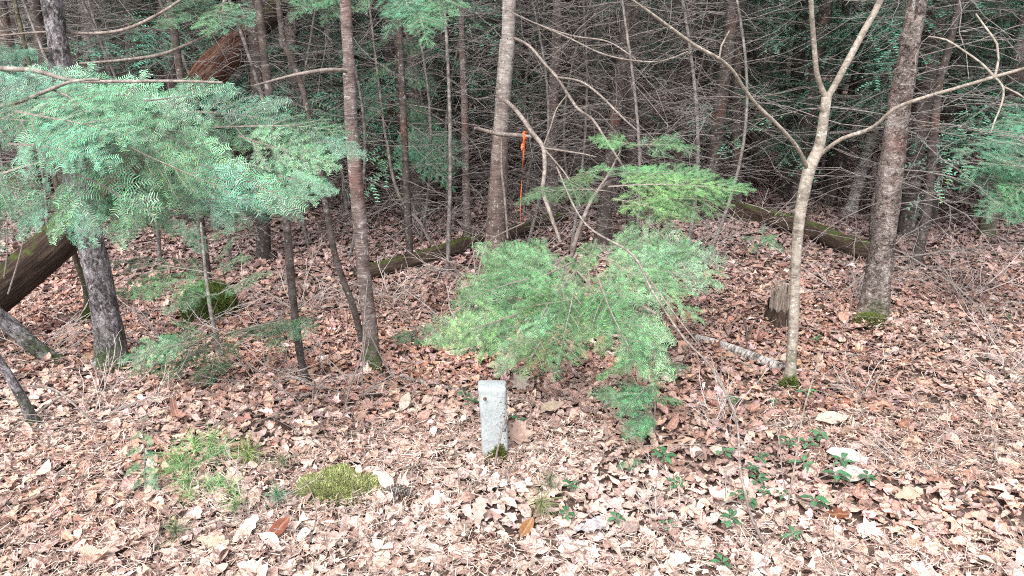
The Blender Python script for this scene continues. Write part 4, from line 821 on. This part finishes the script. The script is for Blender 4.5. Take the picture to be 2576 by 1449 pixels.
# ------------------------------------------------------------------ seedlings
def green_plant(seed, n, tall):
    r = np.random.RandomState(seed); root = bpy.data.objects.new('seedling', None); COL.objects.link(root); root['category'] = 'seedling'
    mb = MB(); tube(mb, np.array([(0, 0, -.01), (.003, 0, tall * .5), (0, .002, tall)]), [.0018, .0014, .001], 5); mb.build('stem', M['twig'], root)
    for k in range(n):
        a = k * 2.4 + r.uniform(-.3, .3); L = r.uniform(.030, .046); el = r.uniform(.05, .6); v, f = strip_leaf([.02, .15, .22, .25, .23, .15, .02]); p = v.copy(); p[:, 0] += .5; p[:, 2] = np.abs(p[:, 1]) * .35 - p[:, 0] ** 2 * .25; p = p * L
        p[:, 0] += .006; z = p[:, 0] * sin(el) + p[:, 2] * cos(el); x = p[:, 0] * cos(el) - p[:, 2] * sin(el); q = np.stack([x * cos(a) - p[:, 1] * sin(a), x * sin(a) + p[:, 1] * cos(a), z + tall * (.55 + .45 * k / n)], -1)
        m = MB(); m.add(q, f, np.array((.06, .19, .085)) * r.uniform(.7, 1.4), np.stack([v[:, 0], v[:, 1], v[:, 2]], -1)); m.build('leaf', M['green_leaf'], root, True)
    return root
gp = [green_plant(1, 6, .045), green_plant(2, 8, .06), green_plant(3, 5, .03)]
z6 = [(610, 560, 'dark glossy seedling in front of the forked sapling foot'), (240, 610, 'seedling at the tip of the long arching stem'), (460, 590, 'small dull seedling between the arching stem and the sapling'), (680, 770, 'uppermost leafy cluster right of the tan shoot'), (520, 830, 'seedling just left of the tan shoot below the birch log'), (620, 810, None), (200, 870, 'seedling left of the grey forked shoot, upper one'), (390, 900, 'seedling right of the grey forked shoot, upper one'), (600, 920, 'seedling crossed by the tan shoot'), (790, 920, 'seedling above the large white leaf'), (340, 960, None), (370, 1000, None), (760, 990, 'seedling left of the large white leaf'), (915, 1010, 'lone seedling right of the large white leaf'), (500, 1065, None), (270, 1080, None), (400, 1075, None), (330, 1100, None), (650, 1120, 'seedling with long bright leaves above the rusty toothed leaf'), (230, 1230, 'low seedling left of the foot of the grey shoot'), (550, 1280, 'long-leaved seedling right of the foot of the grey shoot'), (190, 1425, 'seedling cut by the bottom edge'), (670, 285, 'tiny seedling right of the forked sapling'), (1630, 160, 'tiny lone seedling at the far right')]
z5 = [(620, 560, 'seedling just left of the stone marker top'), (660, 620, 'seedling touching the left side of the stone marker'), (890, 690, 'seedling just right of the stone marker'), (1590, 870, 'upper seedling under the dark hemlock seedling'), (1620, 910, None), (1670, 1010, 'dark seedling below the tiny conifer seedling'), (1690, 1020, None), (1150, 1040, 'small dark seedling in the lower middle'), (1640, 1220, 'two-leaved seedling in the lower right of centre'), (1385, 1200, 'round-leaved seedling beside the bluish leaf'), (1130, 1190, 'pale seedling at lower centre'), (985, 465, 'seedling under the sprays above the stone marker')]
items = [(1717.3 + a * .5, 724.5 + b * .5, l) for a, b, l in z6] + [(858.7 + a * .5, 724.5 + b * .5, l) for a, b, l in z5]
first = [True, True, True]
for i, (x, y, l) in enumerate(items):
    k = i % 3; p = G(x, y + 8); s = random.uniform(.7, 1.2) * (.7 if l and ('tiny' in l or 'small' in l) else 1); L = ('green ' + l) if l else 'green glossy seedling in the dense patch around the grey shoot'
    loc = (p[0], p[1], p[2] + .02)
    if first[k]: o = gp[k]; first[k] = False; o.location = loc; o.scale = (s, s, s); o['label'] = L
    else: o = copy_thing(gp[k], loc, random.uniform(0, 6.28), s, L)
    o['group'] = 'green seedlings among the leaves'
def pine_plant():
    c = G(500, 1262); root = empty('pine_seedling', c, 'feathery light green pine seedling with several needle tufts at the lower left', 'seedling')
    def tuft(px, py, Y, s, n, dirv, col, root):
        r = np.random.RandomState(int(px + py)); p = P(px, py, Y); mb = MB(); d0 = nrm(np.array(dirv, float))
        base = p + d0[None] * r.uniform(-.03, .02, n)[:, None] * s; dd = d0[None] * .55 + r.normal(0, .62, (n, 3)); dd[:, 2] += .12; dd /= np.linalg.norm(dd, axis=1)[:, None]
        L = r.uniform(.05, .09, n) * s; m = 4; t = np.linspace(0, 1, m); sv = np.cross(dd, r.normal(0, 1, (n, 3))); sv /= np.linalg.norm(sv, axis=1)[:, None]
        c_ = base[:, None] + dd[:, None] * (t[None, :, None] * L[:, None, None]); c_[..., 2] -= (t[None] ** 2) * L[:, None] * .25
        w = (.0010 * (1 - t * .6))[None, :, None]; v = np.stack([c_ - sv[:, None] * w, c_ + sv[:, None] * w], 2).reshape(n, m * 2, 3)
        f = np.array([(2 * k, 2 * k + 1, 2 * k + 3, 2 * k + 2) for k in range(m - 1)]); ff = (f[None] + (np.arange(n) * m * 2)[:, None, None]).reshape(-1, 4)
        mb.add(v, ff, np.repeat(np.array(col)[None] * r.uniform(.7, 1.3, (n, 1)), m * 2, 0)); mb.build('needle_tuft', M['pine'], root)
    spots = [(530, 1115, 2.75, 1.5, (.2, 0, .8)), (555, 1135, 2.72, 1.2, (.5, 0, .6)), (490, 1120, 2.7, 1.2, (.0, 0, .9)), (455, 1150, 2.65, 1.4, (-.6, -.2, .4)), (445, 1185, 2.6, 1.4, (-.7, -.3, .2)), (475, 1175, 2.62, 1.3, (-.2, -.4, .5)), (520, 1160, 2.68, 1.2, (.2, -.2, .6)), (525, 1225, 2.5, 1.2, (.3, -.3, .5)), (490, 1250, 2.45, 1.2, (-.4, -.3, .4)), (575, 1238, 2.48, 1.1, (.5, -.2, .5)), (550, 1215, 2.5, 1, (.3, -.2, .6)), (470, 1210, 2.52, 1.1, (-.4, -.4, .4))]
    for x, y, Y, s, d in spots: tuft(x, y, Y - .13, s * .95, 90, d, (.24, .42, .20), root)
    mb = MB(); q0 = P(520, 1290, 2.36)
    stem(mb, [(525, 1300, 5, 2.36), (505, 1240, 5, 2.45), (500, 1190, 5, 2.55), (525, 1130, 3, 2.7)], 6, 0, .02); stem(mb, [(503, 1200, 3, 2.53), (470, 1180, 3, 2.6), (450, 1170, 2, 2.62)], 5, 0, .02); stem(mb, [(508, 1250, 3, 2.43), (540, 1235, 3, 2.48), (570, 1240, 2, 2.48)], 5, 0, .02); mb.build('stem', M['twig'], root)
    for px, py, s, lab, col, n in ((620, 1140, 1.3, 'single spreading pine tuft right of the feathery pine seedling', (.17, .27, .10), 150), (697, 1245, .9, 'small bluish-green pine tuft left of the bright moss cushion', (.12, .26, .16), 90), (710, 1160, .8, 'dull tiny pine tuft above the bright moss cushion', (.16, .20, .12), 70), (1362, 1270, 1.3, 'faded thin pine tuft right below the stone marker', (.20, .24, .13), 130), (1385, 1210, 1.0, 'dull pine tuft among the leaves below the hemlock fan', (.18, .2, .12), 90), (440, 1335, 1.0, 'small dark pine tuft near the bottom left', (.12, .18, .09), 90), (590, 1270, .9, 'little pine tuft at the foot of the feathery pine seedling', (.16, .28, .12), 80)):
        g = G(px, py + 38); e = empty('pine_seedling', g, lab, 'seedling', 'single pine tufts on the leaves'); m2 = MB(); tube(m2, np.array([g - (0, 0, .01), g + (0, 0, .05)]), [.0016, .001], 5); m2.build('stem', M['twig'], e)
        tuft(px, py, float(g[1]), s, n, (0, -.1, .8), col, e)
pine_plant()

# ------------------------------------------------------------------ single noticeable leaves, a cone
def one_leaf(px, py, size, T, col, label, tilt=(.2, 0), rz=0, curl=.25):
    g = G(px, py); v = T[0].copy(); v[:, 2] = curl * (v[:, 1] ** 2 * 4 + v[:, 0] ** 2 * .8) + .03 * np.sin(v[:, 0] * 14) ; p = v * size * depth(g) / FPX
    R = (Matrix.Rotation(tilt[0], 3, 'X') @ Matrix.Rotation(tilt[1], 3, 'Y') @ Matrix.Rotation(rz, 3, 'Z'))
    p = p @ np.array(R).T; p[:, 2] -= p[:, 2].min(); mb = MB(); p = p + g + (0, 0, .038); mb.add(p, T[1], np.array(col) * .62, v)
    if len(T) > 2: mb.f.append(T[2]); mb.m.append(np.zeros(len(T[2])))
    tag(mb.build('fallen_leaf', M['leaf'], None, True), label, 'leaf', 'noticeable fallen leaves')
one_leaf(1021, 1045, 52, BEECH, (.78, .66, .56), 'pale upright leaf left of the stone marker', (.9, 0), 1.2)
one_leaf(1311, 990, 56, MAPLE, (.74, .60, .52), 'pale pinkish leaf right behind the stone marker', (.7, 0), .6)
one_leaf(1389, 1045, 62, BEECH, (.74, .58, .44), 'cream leaf lying right of the stone marker', (.4, 0), .3)
one_leaf(1310, 1120, 80, MAPLE, (.58, .40, .33), 'large pinkish leaf at the right foot of the stone marker', (.5, 0), .1)
one_leaf(1484, 1350, 90, OAK, (.58, .55, .58), 'big bluish-grey leaf in the lower middle', (.15, 0), .3, .1)
one_leaf(1205, 1325, 80, OAK, (.62, .48, .42), 'pink three-lobed leaf below the stone marker', (.5, 0), 1.5)
one_leaf(1325, 1362, 60, BEECH, (.36, .17, .06), 'rusty orange leaf at lower centre', (.6, 0), 1.0)
one_leaf(2127, 1172, 100, BEECH, (.80, .76, .70), 'large white leaf among the green seedlings', (.2, 0), -.3, .1)
one_leaf(2137, 1218, 110, BEECH, (.78, .74, .68), 'white leaf just below the large white leaf', (.2, 0), .1, .1)
one_leaf(2100, 1320, 66, OAK, (.25, .08, .03), 'small rusty toothed leaf in the lower right', (.3, 0), .0)
one_leaf(708, 1362, 70, BEECH, (.28, .08, .04), 'dark red leaf near the bottom left', (.6, 0), .9)
one_leaf(975, 1245, 62, BEECH, (.80, .70, .62), 'pale curled leaf right of the bright moss cushion', (.8, 0), -.8, .5)
one_leaf(1975, 920, 40, BEECH, (.7, .6, .5), 'small pale leaf against the foot of the forked sapling', (.6, 0), .5)
one_leaf(2090, 1075, 90, BEECH, (.74, .64, .54), 'broad cream leaf above the seedling patch', (.2, 0), .15, .1)
one_leaf(2280, 1270, 84, OAK, (.62, .50, .38), 'tan leaf at the lower right', (.3, 0), .3)
one_leaf(540, 1390, 90, OAK, (.70, .58, .44), 'cream lobed leaf near the bottom left corner', (.2, 0), -.2, .15)
def cone():
    g = G(1003, 1262); root = empty('pine_cone', g, 'grey open pine cone lying below the bright moss cushion', 'pine cone'); mb = MB(); ax = nrm(np.array((1, -.35, .05))); c = g + (0, 0, .05); r = np.random.RandomState(1)
    tube(mb, np.array([c - ax * .045, c, c + ax * .045]), [.008, .012, .004], 8); mb.build('core', M['twigdark'], root); mb = MB()
    u = nrm(np.cross(ax, (0, 0, 1))); w = np.cross(ax, u)
    for k in range(60):
        t = k / 60; a = k * 2.4; R = .022 * sin(pi * (.12 + .8 * t)) + .004; q = c + ax * (-.045 + .09 * t); d = nrm((u * cos(a) + w * sin(a)) + ax * .6); s = np.cross(ax, d) * .006; tip = q + d * R
        mb.add([q - s * .4, q + s * .4, tip + s, tip + d * .003, tip - s, tip - d * 0 - ax * .003], [(0, 1, 2, 4), (2, 3, 4, 5)], (1, 1, 1))
    mb.build('scales', M['twig'], root)
cone()

# ------------------------------------------------------------------ the woods behind
def bg_tree(seed, kind):
    r = np.random.RandomState(seed); name = 'conifer_tree' if kind != 'sap' else 'thin_sapling'
    root = bpy.data.objects.new(name, None); COL.objects.link(root); root['category'] = 'tree'
    mb = MB(); h = {'dead': 8, 'live': 8, 'sap': 3.2, 'big': 9}[kind]; R = {'dead': .045, 'live': .055, 'sap': .014, 'big': .12}[kind] * r.uniform(.85, 1.2)
    z = np.linspace(-.2, h, int(h / .12)); t = z / h; c1, c2 = r.normal(0, .10, 2)
    q = np.stack([c1 * np.sin(t * 5), c2 * np.sin(t * 4 + 1), z], -1); tube(mb, q, R * (1.1 - .75 * t), 10 if kind != 'sap' else 6, rough=.07, rsc=14, cap=False)
    mb.build('trunk', [M['darkbark'], M['darkbark'], M['darkbark'], M['lenticel']][seed % 4] if kind != 'sap' else M['twigdark'], root, True)
    if kind != 'sap':
        if kind != 'live' or seed % 3 == 0: o = link('dead_branches', (DEAD + DEADF)[seed % 7], root)
        o = link('crown', CROWN[seed % 3], root)
    else: o = link('dead_branches', DEAD[seed % 4], root); o.scale = (.7, .7, .85)
    if kind == 'live': o = link('low_boughs', LOWC[seed % 3], root)
    return root
protos = {'dead': [bg_tree(201 + i, 'dead') for i in range(4)], 'live': [bg_tree(301 + i, 'live') for i in range(4)], 'sap': [bg_tree(401 + i, 'sap') for i in range(3)], 'big': [bg_tree(500 + i, 'big') for i in range(2)]}
LAB = {'dead': ('slender conifer trunk with bare dead twigs in the shaded woods behind', 'slender bare-twigged conifers in the woods'),
       'live': ('shaded conifer with low green boughs in the woods behind', 'green-boughed conifers in the woods'),
       'sap': ('very thin bare dark sapling stem in the woods behind', 'thin bare saplings in the woods'),
       'big': ('broad dark trunk far back in the woods', 'broad trunks far back')}
rp = random.Random(8); placed = []; used = set()
def try_place(kind, y0, y1, n, mind):
    c = 0; tries = 0
    while c < n and tries < 4000:
        tries += 1; y = sqrt(rp.uniform(y0 * y0, y1 * y1)); x = rp.uniform(-1, 1) * (.74 * y + 2.5)
        if any((x - a) ** 2 + (y - b) ** 2 < mind * mind for a, b in placed): continue
        # keep the forest window between the flecked tree and the ribbon tree open near by
        if kind in ('live',) and y < 8 and -1.6 < x < .2: continue
        if kind == 'big' and y < 9: continue
        if kind in ('dead', 'sap') and y < 11 and x > .33 * y: continue
        placed.append((x, y)); i = rp.randrange(len(protos[kind])); pr = protos[kind][i]; lab, grp = LAB[kind]
        loc = (x, y, float(hgt(x, y))); rz = rp.uniform(0, 6.28); s = rp.uniform(.85, 1.2)
        if (kind, i) not in used: used.add((kind, i)); pr.location = loc; pr.rotation_euler = (0, 0, rz); pr['label'] = lab; pr['group'] = grp
        else: copy_thing(pr, loc, rz, s, lab, grp)
        c += 1
def put(kind, px, Y, i=0, s=1.0, rz=0.):
    x = P(px, 300, Y)[0]; loc = (x, Y, float(hgt(x, Y))); placed.append((x, Y)); pr = protos[kind][i % len(protos[kind])]; lab, grp = LAB[kind]
    if (kind, i) not in used: used.add((kind, i)); pr.location = loc; pr.rotation_euler = (0, 0, rz); pr['label'] = lab; pr['group'] = grp
    else: copy_thing(pr, loc, rz, s, lab, grp)
for j, (px, Y) in enumerate([(2120, 7.0), (2410, 6.6), (2545, 6.0), (2050, 6.6), (2230, 6.1), (2350, 5.8), (2490, 6.9), (1720, 7.4), (1400, 7.7), (1985, 7.6), (2330, 8.3), (2480, 8.0), (1900, 9.0), (960, 7.2), (1075, 6.9), (1150, 8.0), (600, 7.2), (450, 6.8), (800, 8.0), (1450, 9), (2150, 9.5), (2420, 9.7), (2560, 7.8), (1980, 11), (2330, 11), (1010, 8.6), (930, 10), (1110, 9.4), (600, 9), (1240, 11), (1700, 11.5), (2500, 10), (1850, 13), (60, 8)]): put('live', px, Y, j % 4, 1.0, j * 1.3)
for j, (px, Y) in enumerate([(1450, 6.6), (1640, 6.0), (1730, 7.0), (1820, 6.3), (1330, 7.6), (1900, 6.6), (60, 5.5), (160, 6.5), (430, 8.4), (1580, 7.9), (780, 7), (640, 5.6)]): put('dead', px, Y, j % 4, 1.0, j * 1.7)
for j, (px, Y) in enumerate([(1120, 5.3), (1040, 5.8), (1560, 5.2), (1700, 5.3), (1800, 5.0), (130, 4.8), (620, 4.9), (1320, 5.4), (1000, 6.4), (460, 5.2), (1450, 5.6), (850, 5.4)]): put('sap', px, Y, j % 3, 1.0, j * 2.3)
try_place('dead', 6.8, 11, 18, .6)
try_place('dead', 11, 24, 50, .7)
try_place('live', 6.8, 12, 20, .8)
try_place('live', 12, 27, 55, .8)
try_place('sap', 4.9, 13, 95, .22)
try_place('big', 9, 26, 10, .8)
def far_woods():
    mb = MB(); r = np.random.RandomState(77); me = LOWC
    lib = []
    for j in range(2):
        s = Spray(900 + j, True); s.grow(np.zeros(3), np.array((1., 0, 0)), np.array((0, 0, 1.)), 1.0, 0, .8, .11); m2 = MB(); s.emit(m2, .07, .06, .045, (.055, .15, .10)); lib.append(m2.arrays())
    for _ in range(260):
        y = r.uniform(27, 46); x = r.uniform(-1, 1) * (.8 * y + 4); z0 = float(hgt(x, y)); h = r.uniform(6, 11)
        tube(mb, np.array([(x, y, z0 - .2), (x + r.normal(0, .1), y, z0 + h / 2), (x, y, z0 + h)]), [r.uniform(.08, .17), .07, .02], 7, cap=False, mi=1)
        for k in range(11):
            z = z0 + r.uniform(.4, h * .75); a = r.uniform(0, 2 * pi); L = r.uniform(1.0, 2.2) ; v, c, b, f, mi = lib[r.randint(2)]
            d = nrm(np.array((cos(a), sin(a), r.uniform(-.3, .2)))); yv = nrm(np.cross((0, 0, 1), d)); zz = np.cross(d, yv); n0 = mb.n
            mb.v.append(v @ (np.stack([d, yv, zz], 1) * L).T + np.array((x, y, z))); mb.c.append(c * r.uniform(.6, 1.3)); mb.b.append(b); mb.n += len(v)
            for ff, mm in zip(f, mi): mb.f.append(ff + n0); mb.m.append(mm)
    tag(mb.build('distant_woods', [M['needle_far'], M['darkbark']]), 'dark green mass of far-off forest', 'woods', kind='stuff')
far_woods()

# ------------------------------------------------------------------ say which tree of the woods is which
def name_woods():
    MARK = [(-9999, 'left edge'), (60, 'left edge'), (240, 'scaly left trunk'), (905, 'slim flecked tree'), (1255, 'ribbon tree'), (2035, 'forked sapling'), (2245, 'stout plated tree'), (2520, 'right edge')]
    KD = {'slender bare-twigged conifers in the woods': 'bare-twigged conifer', 'green-boughed conifers in the woods': 'green-boughed conifer', 'thin bare saplings in the woods': 'thin bare sapling', 'broad trunks far back': 'broad dark trunk'}
    ORD = ['leftmost', 'second', 'third', 'fourth', 'fifth', 'sixth', 'seventh', 'eighth', 'ninth', 'tenth', 'eleventh', 'twelfth', 'thirteenth', 'fourteenth', 'fifteenth', 'sixteenth', 'seventeenth', 'eighteenth', 'nineteenth', 'twentieth']
    cells = {}
    for o in COL.objects:
        g = o.get('group')
        if o.parent or g not in KD: continue
        x, y, z = o.location; dep = y * CP - (1.0 - CAMH) * SP; px = 1288 + FPX * x / dep
        row = 'near' if y < 9.5 else 'middle' if y < 15 else 'far'; k = sum(1 for a, _ in MARK if px >= a) - 1
        where = 'outside the left edge' if px < 0 else 'outside the right edge' if px > 2576 else 'by the right edge' if k == 7 else 'by the left edge' if k == 0 else 'between %s and %s' % (MARK[k][1], MARK[k + 1][1])
        cells.setdefault((KD[g], row, where), []).append((px, o))
    for (kd, row, where), l in cells.items():
        l.sort(key=lambda a: a[0])
        for i, (px, o) in enumerate(l):
            pos = ('only one ' if len(l) == 1 else ORD[i] + (' ' if i == 0 else ' from left '))
            o['label'] = '%s, %s row, %s%s' % (kd, row, pos, where)
name_woods()
l9 = sorted([o for o in COL.objects if o.get('label') == 'green glossy seedling in the dense patch around the grey shoot'], key=lambda o: o.location.x)
for o, w in zip(l9, ['leftmost', 'second', 'third', 'fourth', 'fifth', 'sixth', 'seventh', 'eighth', 'ninth', 'tenth', 'eleventh']): o['label'] = w + ' from left of the seedlings massed beside the grey forked shoot'
